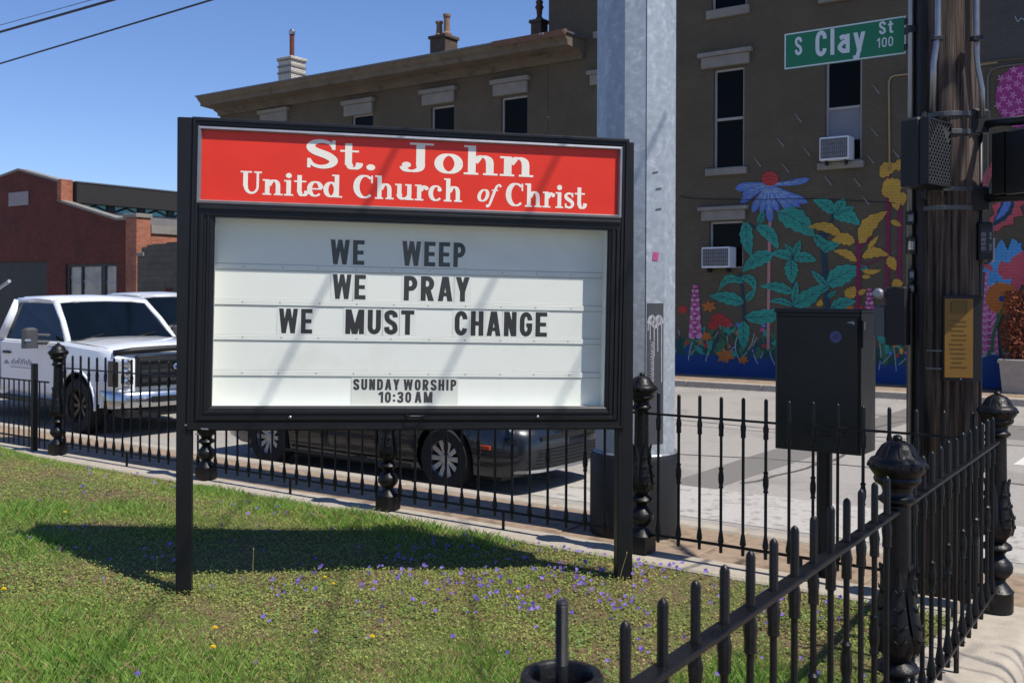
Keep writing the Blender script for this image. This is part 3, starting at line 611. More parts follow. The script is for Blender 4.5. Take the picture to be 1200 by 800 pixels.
mb=MB(); mb.bbox(xl0,xl1-.012,.004,.085,-.3,2.655,.004); mb.build('post',M_signblk,sign)
mb=MB(); mb.bbox(xr0,xr1,.014,.095,-.35,2.60,.004); mb.build('post',M_signblk,sign)
X0=sp(222,300)[0]; X1=sp(733,400)[0]; Z1=sp(300,140.5)[1]; Z0=sp(400,504)[1]
hz0=sp(480,247)[1]           # between header and board
def frame_ring(mb, x0,x1,z0,z1, prof):
    """mitred moulding round an opening; prof = [(inset, y)] from outside to inside"""
    c=lambda i:[(x0+i,z0+i),(x1-i,z0+i),(x1-i,z1-i),(x0+i,z1-i)]
    vs=[]; n=len(prof)
    for ins,y in prof: vs+=[(x,y,z) for x,z in c(ins)]
    fs=[(k*4+j,k*4+(j+1)%4,(k+1)*4+(j+1)%4,(k+1)*4+j) for k in range(n-1) for j in range(4)]
    mb.add(vs,fs)
cabm=MB(); D=.30
# outer shell
frame_ring(cabm,X0,X1,Z0,Z1,[(0,D),(0,.0),(.008,-.010),(.02,-.010),(.022,-.002),(.040,-.002),(.043,.004),(.05,.004),(.05,.03)])
cabm.box(X0+.002,X1-.002,D-.004,D-.001,Z0+.002,Z1-.002)
cab=cabm.build('cabinet',M_signblk,sign); cab.rotation_euler=(0,TILT,0)
# header panel and its aluminium trim
rx0,rx1=sp(237,200)[0],sp(724,220)[0]; rz1=(sp(237,150.5)[1]+sp(724,177.5)[1])/2; rz0=(sp(234,236)[1]+sp(723,252)[1])/2
mb=MB(); mb.box(rx0-.02,rx1+.02,.020,.03,rz0-.02,rz1+.02); mb.build('header_panel',M_red,cab)
mb=MB(); frame_ring(mb,rx0-.026,rx1+.024,rz0-.012,rz1+.02,[(0,.012),(0,-.003),(.012,-.006),(.018,.004),(.020,.019)]); mb.build('header_trim',M_trim,cab)
mb=MB(); mb.box(X0+.045,X1-.045,-.0025,.05,rz0-.075,rz0-.0135); mb.bbox(X0+.045,X1-.045,-.014,-.003,rz0-.045,rz0-.030,.003); mb.build('divider',M_signblk,cab)
mb=MB(); mb.box(X0+.045,X1-.045,.002,.05,rz1+.021,Z1-.045); mb.build('header_frame',M_signblk,cab)
# letter board in its recess; the door is a mitred moulding
BD=.128
ox0=sp(249.5,370)[0]; ox1=sp(711,370)[0]; oz0=(sp(247,477.5)[1]+sp(709,475.5)[1])/2; oz1=rz0-.087
dz1=rz0-.058
mb=MB(); dw=ox0-(X0+.03)
prof=[(0,.02),(0,-.008),(.012,-.013),(.03,-.013),(.033,-.006),(.048,-.006),(.051,-.013),(.066,-.013),(.069,-.006),(dw*.8,-.002),(dw,.006),(dw,.03),(dw+.001,BD+.02)]
mb2=MB()
def ring4(mb,o,prof,inn):
    vs=[];n=len(prof)
    for f,y in prof:
        x0=o[0]+(inn[0]-o[0])*f;x1=o[1]+(inn[1]-o[1])*f;z0=o[2]+(inn[2]-o[2])*f;z1=o[3]+(inn[3]-o[3])*f
        vs+=[(x0,y,z0),(x1,y,z0),(x1,y,z1),(x0,y,z1)]
    mb.add(vs,[(k*4+j,k*4+(j+1)%4,(k+1)*4+(j+1)%4,(k+1)*4+j) for k in range(n-1) for j in range(4)])
ring4(mb2,(X0+.047,X1-.047,Z0+.052,dz1-.018),[(0,.02),(0,-.006),(.12,-.012),(.30,-.012),(.34,-.004),(.5,-.004),(.54,-.011),(.68,-.011),(.72,-.003),(.88,-.001),(1,.008),(1,.02)],(ox0,ox1,oz0,oz1))
mb2.build('door_frame',M_signblk,cab)
mb=MB(); ring4(mb,(ox0-.004,ox1+.004,oz0-.004,oz1+.004),[(0,.018),(0,BD+.004)],(ox0-.004,ox1+.004,oz0-.004,oz1+.004)); mb.build('recess_lining',M_track,cab)
mb=MB(); ring4(mb,(ox0-.002,ox1+.002,oz0-.002,oz1+.002),[(0,.0125),(1,.0115)],(ox0+.005,ox1-.005,oz0+.005,oz1-.005)); mb.build('door_bead',M_trim,cab)
bb=MB(); bb.box(ox0-.02,ox1+.02,BD,BD+.01,oz0-.02,oz1+.02); bb.build('letter_board',M_board,cab)
mb=MB(); mb.quad((ox0-.002,.022,oz0-.002),(ox1+.002,.022,oz0-.002),(ox1+.002,.022,oz1+.002),(ox0-.002,.022,oz1+.002)); mb.build('cover_pane',M_pane,cab)
mb=MB(); mb.box(X0+.005,X1-.005,-.004,.02,Z0+.004,Z0+.047)
mb.build('bottom_moulding',M_signblk,cab)
# tracks that carry the letters
for yl,yr in [(313.5,321),(354.5,360.5),(396.5,398.5),(437,439)]:
    z=(sp(252,yl,BD)[1]+sp(700,yr,BD)[1])/2
    mb=MB(); mb.bbox(ox0-.01,ox1+.01,BD-.006,BD-.0005,z-.015,z+.015,.0015); tr=mb.build('track',M_track,cab)
    mb=MB(); mb.box(ox0-.01,ox1+.01,BD-.0015,BD-.0005,z-.0185,z-.0152); mb.box(ox0-.01,ox1+.01,BD-.0015,BD-.0005,z+.0152,z+.0178); mb.build('groove',M_groove,tr)
    mb=MB()
    for k in range(11): mb.lathe([(.0035,0),(.002,.0025)],6,(0,0,0))
    mb=MB()
    for k in range(11):
        x=ox0+.15+k*.215+random.uniform(-.01,.01); mb.box(x-.0035,x+.0035,BD-.0075,BD-.0055,z-.003,z+.004)
    mb.build('rivets',M_groove,tr)['kind']='stuff'
mb=MB(); zb=sp(480,474,BD)[1]; 
# letters
def words(row_px, h_px, items, matl, t=.19, tile=True, sep=.13, w=.50):
    for word,xa,xb,ya,yb in items:    # ya, yb: baseline at the two ends
        x0,z0_=sp(xa,ya,BD); x1,z1_=sp(xb,yb,BD); zz=(z0_+z1_)/2
        h=abs(sp(xa,ya-h_px,BD)[1]-z0_)
        parts=text_mesh(word,sans,x0,x1,h,sep=sep,w=w,t=t)
        for ch,p in zip(word,parts):
            if not p.f: continue
            xs2=[v[0] for v in p.v]
            if tile:
                q=MB(); q.bbox(min(xs2)-.012,max(xs2)+.012,BD-.0015,BD-.0004,zz-.010,zz+h+.012,.0003); q.build('letter_tile',M_tile,cab)
            mt=matl
            if word=='WEEP' and ch=='W': mt=M_brownblk
            p.build('letter',mt,cab,loc=(0,BD-.0016,zz))
words(0,29,[('WE',387,427,309.5,310.5),('WEEP',471,545,311,313.5),('WE',389.5,428.5,350,351),('PRAY',473,549.5,352,353.5),('WE',326.5,366,390,391),('MUST',404.5,485,391,392.5),('CHANGE',532.5,641,393,394.5)],M_black)
# the small service line on one clear tile
xa,za=sp(411,476,BD); xb,zb2=sp(537,441,BD)
q=MB(); q.bbox(xa,xb,BD-.0025,BD-.0005,za+.004,zb2+.006,.001); q.build('service_tile',M_tile2,cab)
for word,xa,xb,ya,yb in [('SUNDAY',414,468,457,457.5),('WORSHIP',473,535,457.5,458),('10:30',443,482,472,472),('AM',486,507,472,472.3)]:
    x0,z0_=sp(xa,ya,BD-.016); x1,_=sp(xb,yb,BD-.016); h=abs(sp(xa,ya-13,BD-.016)[1]-z0_)
    for p in text_mesh(word,sans,x0,x1,h,sep=.16,w=.5,t=.2):
        if p.f: p.build('letter',M_smalltxt,cab,loc=(0,BD-.0026,z0_))
# header lettering
for word,xa,xb,ya,yb,hp,sep,sh in [('St.',357,442,196,200,33,.02,0),('John',469,626,201.5,207.5,34.5,.0,0),('United',281.5,401,227.5,231.5,27,.0,0),('Church',415,542,232,237,27.5,.0,0),('of',558,581.5,236,237,21.5,-.03,.22),('Christ',593.5,686,241,245.5,27.5,.0,0)]:
    x0,z0_=sp(xa,ya,.02); x1,z1_=sp(xb,yb,.02); h=abs(sp(xa,ya-hp,.02)[1]-z0_); zz=(z0_+z1_)/2
    for k,p in enumerate(text_mesh(word,serif,x0,x1,h,sep=sep,shear=sh)):
        if p.f: p.build('letter',M_white,cab,loc=(0,.0199,zz))
# locks, handle, chips
for px,py in ((340,488.5),(629.5,488)):
    x,z=sp(px,py); mb=MB(); mb.lathe([(.011,0),(.011,.006),(.006,.010),(.001,.011)],12); o=mb.build('lock',M_steel,cab,(x,-.010,z),(R(90),0,0),smooth=True)
x,z=sp(486,486.5); mb=MB(); mb.tube([(-.045,0,0),(-.042,-.022,.0),(-.03,-.03,.0),(.03,-.03,.0),(.042,-.022,.0),(.045,0,0)],.005,6)
for s in (-1,1): mb.lathe([(.010,-.006),(.010,.006)],8,(s*.046,-.004,0))
mb.build('door_handle',M_darkmetal,cab,(x,-.010,z))
for px,py,w_ in ((240,502,.02),(231,508,.01),(218,497.5,.006)):
    x,z=sp(px,py); mb=MB(); mb.box(-w_,w_,0,.001,-.004,.004); mb.build('paint_chip',M_trim,cab,(x,-.0125,z),(0,random.uniform(-.1,.1),0))
# weld and bare metal at the foot of the left post
# ================================================================== TALL STEEL POLE
pc=W(-.75,1.27,ZS); mp=thing('steel_pole','thick faceted galvanised steel pole with black base skirt behind the sign','pole',pc,0)
RP=.322; ph=R(-83)
mb=MB(); mb.lathe([(RP,.15),(RP*.985,14)],12,ph=ph); mb.build('shaft',M_galv,mp)
cv=(CP-pc); va=math.atan2(cv.y,cv.x)
mb=MB(); sa=ph+R(0)
def facet(ang,r,z0,z1,w_,mt,name,parent,off=.004):
    c=Vector((math.cos(ang),math.sin(ang),0)); s=Vector((-c.y,c.x,0)); mb=MB(); 
    a=c*(r+off)-s*w_/2; b=c*(r+off)+s*w_/2; cc=c*(r-.004)
    mb.add([a+Vector((0,0,z0)),b+Vector((0,0,z0)),b+Vector((0,0,z1)),a+Vector((0,0,z1)),a-c*.012+Vector((0,0,z0)),b-c*.012+Vector((0,0,z0)),b-c*.012+Vector((0,0,z1)),a-c*.012+Vector((0,0,z1))],[(0,1,2,3),(4,0,3,7),(1,5,6,2),(3,2,6,7),(0,4,5,1)]); return mb.build(name,mt,parent)
# seam line on the edge nearest x=762
lit=math.radians(-90)
def pole_z(py,D=7.9): return at(700,py,D).z-ZS
edge=None
best=1e9
for k in range(12):
    a=ph+2*math.pi*k/12; q=pc+Vector((math.cos(a),math.sin(a),0))*RP
    if (q-pc).dot(CP-pc)>0:
        px=600+1200*q.x/q.y
        if abs(px-762)<best: best=abs(px-762); edge=a
mb=MB(); q=Vector((math.cos(edge),math.sin(edge),0))*RP; mb.tube([q+Vector((0,0,.5)),q*.985+Vector((0,0,13.9))],.003,5); mb.build('seam',M_seam,mp)
ap=RP*math.cos(R(15)); fa=edge+R(15)
M_gpaint=mat('dark_grey_patch_paint','#3c3e44',.7,0,.15,12)
M_drip=mat('pale_paint_drips','#9a9ba3',.7,0,.15,12)
M_pink=mat('pink_sticker','#a8427e',.6,0,.3,60)
facet(fa,ap,pole_z(520),pole_z(355),.145,M_gpaint,'painted_patch',mp,.002)
c=Vector((math.cos(fa),math.sin(fa),0)); s_=Vector((-c.y,c.x,0))
def onfacet(u,z,off=.0035): return c*(ap+off)+s_*u+Vector((0,0,z))
def strokes(name,mt,lines,parent,wd=.006):
    for ln in lines:
        mb=MB()
        for q in ribbon(ln,lambda t,u:wd): mb.add([onfacet(x,z) for x,z in q],[(0,1,2,3)])
        mb.build(name,mt,parent)
zt_=pole_z(372)
strokes('paint_drip',M_drip,[smooth([(-.05,zt_-.05),(-.03,zt_-.0),(.0,zt_-.06),(.03,zt_+.0),(.055,zt_-.05)])],mp,.05)
strokes('paint_drip',M_drip,[[(-.045,zt_-.05),(-.045,zt_-.17)],[(-.01,zt_-.07),(-.01,zt_-.3)],[(.02,zt_-.05),(.022,zt_-.26)],[(.055,zt_-.02),(.058,zt_-.5)],[(-.062,zt_-.05),(-.064,zt_-.1)]],mp,.008)
gz=pole_z(400); tagl=[]
for k in range(7):   # illegible chalky scrawl running down the patch
    z=gz-.045*k; tagl.append(smooth([(-.045,z),(-.015,z-.01),(-.04,z-.025),(-.012,z-.03),(-.03,z-.042),(-.01,z-.02)]))
tagl.append([(-.012,gz+.0),(-.016,gz-.31)])
strokes('scrawl',M_drip,tagl,mp,.0045)
zc=pole_z(300); 
mb=MB(); mb.add([onfacet(-.028+.0,zc-.03),onfacet(.022,zc-.035),onfacet(.028,zc+.028),onfacet(-.02,zc+.034)],[(0,1,2,3)]); mb.build('pink_sticker',M_pink,mp)
for px_,z in ((.0,pole_z(203)),(.03,pole_z(222)),(.03,pole_z(246))):
    mb=MB(); mb.add([onfacet(px_-.03,z),onfacet(px_+.02,z+.008),onfacet(px_+.02,z+.02),onfacet(px_-.03,z+.01)],[(0,1,2,3)]); mb.build('scuff',M_conduitg,mp)
mb=MB(); mb.lathe([(.36,-.02),(.358,.60),(.345,.635),(.33,.64)],20); mb.build('base_skirt',M_blackmat,mp,smooth=True,sharp=30)
mb=MB(); mb.lathe([(.34,.64),(.33,.652),(.322,.654)],24,cap=False); mb.build('skirt_gasket',M_trim,mp)
# ================================================================== TRAFFIC CONTROL CABINET
eb=thing('control_cabinet','black metal control cabinet raised on a short post behind the fence','control cabinet',W(1.02,.58,ZS),TH)
zb0,zb1=.89,1.775
mb=MB(); mb.bbox(-.275,.275,-.15,.16,zb0,zb1,.008); mb.build('body',M_blackbox,eb)
mb=MB(); mb.bbox(-.262,.262,-.166,-.1505,zb0+.03,zb1-.03,.004); dr=mb.build('door',M_blackbox,eb)
mb=MB(); mb.bbox(-.28,.283,-.17,.168,zb1-.004,zb1+.018,.006); mb.build('lid',M_blackbox,eb)
mb=MB(); mb.tube([(0,0,-.02),(0,0,zb0+.01)],.05,12); mb.build('support_post',M_blackbox,eb)
mb=MB(); mb.bbox(-.10,.10,-.10,.10,-.0,.02,.004); mb.build('base_plate',M_blackbox,eb)
mb=MB(); mb.lathe([(.037,0),(.037,.002),(.001,.002)],20); 
M_purp=mat('purple_sticker','#51507a',.6,0,.25,70); M_purp2=mat('purple_sticker_print','#34335a',.6,0,.1,30)
st=mb.build('round_sticker',M_purp,dr,(.125,-.167,zb1-.155),(R(90),0,0))
mb=MB()
for k in range(6):
    g1=R(60*k); mb.add([(.006*math.cos(g1)-.004*math.sin(g1),0,.006*math.sin(g1)+.004*math.cos(g1)),(.026*math.cos(g1),0,.026*math.sin(g1)),(.006*math.cos(g1)+.004*math.sin(g1),0,.006*math.sin(g1)-.004*math.cos(g1))],[(0,1,2)])
mb.build('sticker_print',M_purp2,dr,(.125,-.1695,zb1-.155))
for zz in (zb1-.73,zb1-.755,zb1-.78):
    for k in range(3):
        mb=MB(); x=-.07+k*.1; mb.bbox(x,x+.06,-.172,-.166,zz,zz+.008,.002); mb.build('louvre',M_blackmat,dr)
mb=MB(); mb.box(.2755,.279,-.10,-.07,zb1-.11,zb1-.06); mb.build('label_plate',M_trim,eb)
mb=MB(); mb.bbox(.2755,.285,-.145,-.125,zb1-.22,zb1-.05,.003); mb.build('hinge',M_blackmat,eb)
mb=MB(); mb.add([(.19,-.1675,zb1-.065),(.235,-.1675,zb1-.055),(.245,-.1675,zb1-.08),(.225,-.1675,zb1-.07)],[(0,1,2,3)]); mb.build('torn_label',M_trim,dr)
for x,z in ((-.24,zb1-.36),(-.2,zb1-.36),(-.2,zb1-.41),(-.24,zb1-.45),(.0,zb1-.35),(-.21,zb1-.5)):
    mb=MB(); mb.lathe([(.005,0),(.003,.003)],8); mb.build('rivet',M_darkmetal,dr,(x,-.166,z),(R(90),0,0))
# ================================================================== WOODEN UTILITY POLE and what is on it
pw=Vector((2.58,6.1,0)); up=thing('utility_pole','rough brown wooden utility pole with conduits and steel bands at the street corner','utility pole',(pw.x,pw.y,ZS),0)
mb=MB(); n=28; prof=[(.190,0),(.186,2.5),(.178,5),(.168,9.5)]
mb.lathe(prof,n); mb.build('shaft',M_wood,up,smooth=True)
vdir=(Vector((0,0))-pw.to_2d()).normalized(); vR=Vector((-vdir.y,vdir.x))   # vR: to the right as seen from the camera? fixed below
if vR.x<0: vR=-vR
def pol(px,py,off=-.2):
    """photo point -> position on a plane through the pole, off metres behind (+) or before (-) its axis, relative to the pole foot"""
    dpt=pw.y+off*1.0; q=at(px,py,dpt); return Vector((q.x-pw.x,q.y-pw.y,q.z-ZS))
def pipe(name,pts,r,mt,parent=up,n=10): mb=MB(); mb.tube(pts,r,n); return mb.build(name,mt,parent,smooth=True)
# cable guard down the left side
mb=MB()
q0=pol(1074,0,-.05); q1=pol(1091,0,-.05); 
mb.bbox(q0.x,q1.x+.02,-.09,.07,.05,9.0,.01); mb.build('cable_guard',M_blackmat,up)
x=pol(1067,200,-.02).x; pipe('conduit',[(x,-.02,.05),(x,-.02,4.2),(x,-.02,9)],.018,M_conduit)
for py in (35,): 
    q=pol(1068,py,-.02); mb=MB(); mb.bbox(q.x-.03,q.x+.06,-.05,.02,q.z-.02,q.z+.02,.003); mb.build('conduit_clamp',M_darkmetal,up)
pipe('conduit',[pol(1100,-300,-.24),pol(1099,20,-.24),pol(1099,40,-.24),pol(1094,75,-.24),pol(1093,132,-.24)],.017,M_conduit)
pipe('conduit',[pol(1143,-300,-.2),pol(1144,40,-.2),pol(1144,62,-.2),pol(1146,80,-.2),pol(1151,105,-.2),pol(1151,138,-.2)],.015,M_conduit)
pipe('riser_conduit',[pol(1149,140,-.1),pol(1149,300,-.1),pol(1148,345,-.1),pol(1147,600,-.1)],.014,M_darkmetal)
for px,py in ((1098,45),(1145,45)): q=pol(px,py,-.24); mb=MB(); mb.bbox(q.x-.03,q.x+.03,q.y-.022,q.y+.03,q.z-.012,q.z+.012,.003); mb.build('conduit_clamp',M_darkmetal,up)
for py in (133,154,221,243):
    z=pol(1110,py,-.18).z; mb=MB(); mb.lathe([(.190,z-.014),(.192,z-.012),(.192,z+.012),(.190,z+.014)],28,cap=False); mb.build('steel_band',M_conduitg,up)
for py in (411,432):
    z=pol(1090,py,-.18).z; pipe('staple_bar',[(-.16,-.12,z),(-.05,-.195,z),(.02,-.195,z)],.005,M_trim)
# little sticker-covered boxes on the left conduit and right riser
x=pol(1050,290,-.0)
M_stk=mat('grey_sticker','#77777a',.6,0,.4,90)
for px,py,w_,h_ in ((1048,256,.03,.04),(1049,288,.035,.05),(1049,322,.022,.035),(1049,338,.022,.03)):
    q=pol(px+18,py,-.04); mb=MB(); mb.bbox(q.x-w_,q.x+w_*.6,q.y-.03,q.y-.005,q.z-h_,q.z+h_,.004); o=mb.build('small_box',M_blackmat,up)
    mb=MB(); mb.box(q.x-w_*.8,q.x+w_*.3,q.y-.033,q.y-.031,q.z-h_*.5,q.z+h_*.5); mb.build('sticker',M_stk,o)
# box with lettering stickers on the riser at right
q=pol(1152,283,-.12); mb=MB(); mb.bbox(q.x-.045,q.x+.04,q.y-.05,q.y+.04,q.z-.11,q.z+.11,.008); bx=mb.build('junction_box',M_blackmat,up)
mb=MB(); mb.box(q.x-.036,q.x+.03,q.y-.0525,q.y-.0505,q.z-.07,q.z+.075); mb.build('sticker',mat('dark_blue_sticker','#20222e',.5,0,.2,30),bx)
for i,(wd_,yy,hh,cc) in enumerate((('OSRD',-.012,.028,'w'),('URBAN',.022,.014,'g'))):
    for p in text_mesh(wd_,sans,-.055,.05,hh): 
        if p.f:
            o=p.build('letter',M_stk,bx,(q.x+yy+.004,q.y-.053,q.z-.0),(0,R(-90),0))
mb=MB(); mb.box(q.x+.0405,q.x+.06,q.y-.02,q.y+.02,q.z-.12,q.z+.02); mb.build('metal_strap',M_conduit,bx)
# small meter with round face, low at left of the pole
q=pol(1052,370,-.1); mt_=thing('push_button_box','black push button housing mounted on the conduit left of the wooden pole','push button',(pw.x+q.x,pw.y+q.y,ZS+q.z),TH)
mb=MB(); mb.bbox(-.06,.06,-.05,.06,-.17,.17,.01); mb.build('housing',M_blackmat,mt_)
mb=MB(); mb.bbox(-.13,-.055,-.04,.04,-.12,.06,.012); mb.build('bracket',M_conduitg,mt_)
mb=MB(); mb.lathe([(.032,0),(.032,.02),(.02,.03),(.001,.03)],14); mb.build('round_dial',M_trim,mt_,(-.10,-.03,.13),(R(90),0,0))
# yellow notice in a black frame
yn=thing('yellow_notice','yellow printed notice in a black frame fixed to the wooden pole','notice',(0,0,0),0)
q0=at(1105,446,5.86); q1=at(1148,346,5.86); yn.location=(q0.x,q0.y,q0.z)
Wn=q1.x-q0.x; Hn=q1.z-q0.z; yn.rotation_euler=(0,0,R(-14))
mb=MB(); mb.bbox(0,Wn,0,.05,0,Hn,.004); mb.build('frame',M_blackmat,yn)
mb=MB(); mb.box(.008,Wn*.76,-.004,-.0005,.02,Hn-.02); sh=mb.build('sheet',M_yellow,yn)
yl=Hn*.76; 
mb=MB(); mb.bbox(.04,Wn*.76-.035,-.0065,-.0045,Hn-.10,Hn-.035,.004); mb.build('print_block',M_yellowd,sh)
for k in range(11):
    mb=MB(); zz=Hn-.15-k*.026; x0=.03+random.uniform(0,.02); mb.box(x0,Wn*.76-.03-random.uniform(0,.03),-.0058,-.0045,zz,zz+.007); mb.build('print_line',M_yellowd,sh)
for z in (.0,):
    mb=MB(); mb.lathe([(.006,0),(.004,.004)],8); mb.build('bolt',M_steel,yn,(Wn*.45,-.003,.012),(R(90),0,0))
# street name blade
sg=thing('street_name_sign','green street name sign reading S Clay St 100 fixed to the wooden pole','street sign',(0,0,0),TH)
bs=Vector((pw.x,pw.y))-NN*.02; bsb=NN.dot(bs-O)
a0,zA=wp(919,59,bsb); a1,zB=wp(1062,43,bsb); sg.location=W(a0,bsb,(zA+zB)/2)
Wd=a1-a0; hh=.118
M_green=M_greensign
mb=MB(); c=.02; pts=[(c,-hh),(Wd-.0,-hh),(Wd,hh),(c,hh),(.006,hh-.006),(0,hh-c),(0,-hh+c),(.006,-hh+.006)]
mb.add([(x,0,z) for x,z in pts]+[(x,.004,z) for x,z in pts],[tuple(range(8)),tuple(range(15,7,-1))]+[(k,(k+1)%8,8+(k+1)%8,8+k) for k in range(8)]); bl=mb.build('blade',M_green,sg)
mb=MB(); i_=.007; frame_ring(mb,i_*.4,Wd-.002,-hh+i_*.5,hh-i_*.5,[(0,-.0015),(.0085,-.0015)]); mb.build('border',M_signwhite,sg)
for word,xa,xb,z0_,h_,t_ in [('S',.095,.155,-.035,.12,.17),('Clay',.27,.68,-.062,.165,.17),('St',.79,.9,.022,.08,.17),('100',.77,.9,-.058,.06,.14)]:
    wm={'S':.5,'Clay':.5,'St':.5,'100':.55}[word]
    for k,p in enumerate(text_mesh(word,sans,xa*Wd/1.0,xb*Wd/1.0,h_,sep=.16,w=wm,t=t_)):
        if p.f: p.build('letter',M_signwhite,bl,(0,-.0005,z0_))
for z_ in (-hh+.04,hh-.04): mb=MB(); mb.bbox(Wd-.01,Wd+.16,-.015,.02,z_-.02,z_+.02,.004); mb.build('bracket',M_darkmetal,sg)
# pedestrian signals
def ped_signal(label,loc,rz,parts_hand=False):
    t=thing('pedestrian_signal',label,'pedestrian signal',loc,rz,'pedestrian signals on the wooden pole')
    mb=MB(); mb.bbox(-.2,.2,-.08,.13,-.22,.22,.02); mb.build('housing',M_blackmat,t)
    mb=MB()     # egg-crate visor on the face (towards -y)
    frame_ring(mb,-.19,.19,-.21,.21,[(0,-.08),(0,-.17),(.012,-.17),(.012,-.08)]); v=mb.build('visor',M_blackmat,t)
    M_lv=mat('louvre_grey','#4a4b4f',.5,.2,.1,9)
    mb=MB()
    for k in range(-9,10):
        for s in (-1,1):
            # diagonal slats of the louvre, clipped to the frame
            x0=k*.045; z0_=-.2; x1=x0+s*.4; z1_=.2
            def clip(xa,za,xb,zb):
                t0,t1=0.,1.; dx=xb-xa
                for lo,hi,p,d in ((-.178,.178,xa,dx),):
                    if abs(d)<1e-6: continue
                    ta,tb=(lo-p)/d,(hi-p)/d; ta,tb=min(ta,tb),max(ta,tb); t0=max(t0,ta); t1=min(t1,tb)
                return (t0,t1)
            t0,t1=clip(x0,z0_,x1,z1_)
            if t1<=t0: continue
            xa,za=x0+(x1-x0)*t0,z0_+(z1_-z0_)*t0; xb,zb=x0+(x1-x0)*t1,z0_+(z1_-z0_)*t1
            mb.add([(xa,-.165,za),(xb,-.165,zb),(xb,-.10,zb),(xa,-.10,za)],[(0,1,2,3)]); mb.add([(xa,-.166,za-.003),(xb,-.166,zb-.003),(xb,-.166,zb+.004),(xa,-.166,za+.004)],[(0,1,2,3)])
    mb.build('louvre',M_lv,v)['kind']='stuff'
    mb=MB(); mb.box(-.175,.175,-.085,-.081,-.195,.195); mb.build('lens',mat('signal_lens','#1b1d20',.3,0,.1,9),t)
    mb=MB(); mb.tube([(0,0,.21),(0,0,.245)],.04,12); mb.build('end_hub',M_blackmat,t)
    mb=MB(); mb.tube([(0,0,-.245),(0,0,-.21)],.04,12); mb.build('end_hub',M_blackmat,t)
    return t
p1=at(1083,181,5.85); ps=ped_signal('black pedestrian signal with louvred face on the left side of the wooden pole',p1,R(44))
mb=MB(); mb.tube([Vector((0,0,.23)),Vector((0,0,.255)),Vector((.05,.02,.26))],.025,8); mb.build('upper_bracket',M_blackmat,ps)
mb=MB(); mb.tube([Vector((0,0,-.23)),Vector((0,0,-.27)),Vector((.05,.02,-.275))],.025,8); mb.build('lower_bracket',M_blackmat,ps)
ps.scale=(.80,.55,.88)
p2=at(1219,190,5.72); ps2=ped_signal('black pedestrian signal at the right edge held out from the wooden pole on two arms',p2,R(200)); ps2.scale=(.93,1,.82)
# arms for the second signal run back to the pole
for py in (143,233):
    q0=at(1145,py+4 if py<200 else py,6.0); q1=at(1205,py-3 if py<200 else py-3,5.7)
    mb=MB(); o0=p2; i3=ps2.matrix_basis
    mb.tube([q0-p2,q1-p2],.026,10); 
    o=mb.build('mounting_arm',M_blackmat,ps2,smooth=True); o.rotation_euler=(0,0,-R(200)); o.scale=(1/.93,1,1/.82)
    mb=MB(); qh=at(1146,py,5.98)-p2; mb.bbox(qh.x-.06,qh.x+.06,qh.y-.06,qh.y+.06,qh.z-.07,qh.z+.07,.015); o=mb.build('pole_clamp',M_blackmat,ps2); o.rotation_euler=(0,0,-R(200)); o.scale=(1/.93,1,1/.82)
# ================================================================== OVERHEAD CABLES
def cable(label,p0,p1,r,sag=.3,name='overhead_cable',group=None):
    pts=[Vector(p0).lerp(Vector(p1),k/16)-Vector((0,0,4*sag*(k/16)*(1-k/16))) for k in range(17)]
    c=pts[0]; mb=MB(); mb.tube([p-c for p in pts],r,6); return tag(mb.build(name,M_blackmat,None,c,smooth=True),label,'cable',group)
def wire_pts(px0,py0,px1,py1,b):
    (aa,za),(ab,zb)=wp(px0,py0,b),wp(px1,py1,b); f=lambda a:za+(zb-za)*(a-aa)/(ab-aa)
    return W(aa-14,b,f(aa-14)),W(ab+22,b,f(ab+22))
a_,b_=wire_pts(0,73,240,0,9.0); cable('thin black overhead cable, lower of those crossing the sky at upper left',a_,b_,.022,.05)
a_,b_=wire_pts(0,36,125,0,9.6); cable('thick black overhead cable crossing the upper left corner of the sky',a_,b_,.034,.05)
a_,b_=wire_pts(0,28,100,0,9.9); cable('thin wire just above the thick cable in the upper left corner',a_,b_,.009,.05)
a_cab=[(6.9,.05,.026),(7.25,-.18,.022),(7.7,-.95,.026)]
for k,(sx,sy,tz) in enumerate([(524,437,7.4),(306,480,7.0),(652,498,7.9)]):
    P=at(sx,sy,5.95); tt=(tz-P.z)/sd.z; Q=P+sd*tt; dcb=Vector((-.085,1,0))
    top=Q+dcb*(6.2-Q.y); back=Q+dcb*(-26-Q.y)
    cable(['overhead cable running from the wooden pole over the side street, nearest to the sign','overhead cable running from the wooden pole over the side street, lowest of three','overhead cable running from the wooden pole over the side street, highest of three'][k],top,back+Vector((0,0,.4)),.013,.15)
# ================================================================== MURAL BUILDING
def wallholes(mb,x0,x1,z0,z1,holes,y=0.,dep=.18,mi=0):
    xs_=sorted(set([x0,x1]+[v for h in holes for v in h[:2]])); zs_=sorted(set([z0,z1]+[v for h in holes for v in h[2:]]))
    for i in range(len(xs_)-1):
        for j in range(len(zs_)-1):
            cx,cz=(xs_[i]+xs_[i+1])/2,(zs_[j]+zs_[j+1])/2
            if any(h[0]<cx<h[1] and h[2]<cz<h[3] for h in holes): continue
            mb.quad((xs_[i],y,zs_[j]),(xs_[i+1],y,zs_[j]),(xs_[i+1],y,zs_[j+1]),(xs_[i],y,zs_[j+1]),mi)
    for a,b,c,d in holes:
        mb.quad((a,y,c),(a,y+dep,c),(a,y+dep,d),(a,y,d),mi); mb.quad((b,y,c),(b,y,d),(b,y+dep,d),(b,y+dep,c),mi)
        mb.quad((a,y,d),(b,y,d),(b,y+dep,d),(a,y+dep,d),mi); mb.quad((a,y,c),(a,y+dep,c),(b,y+dep,c),(b,y,c),mi)
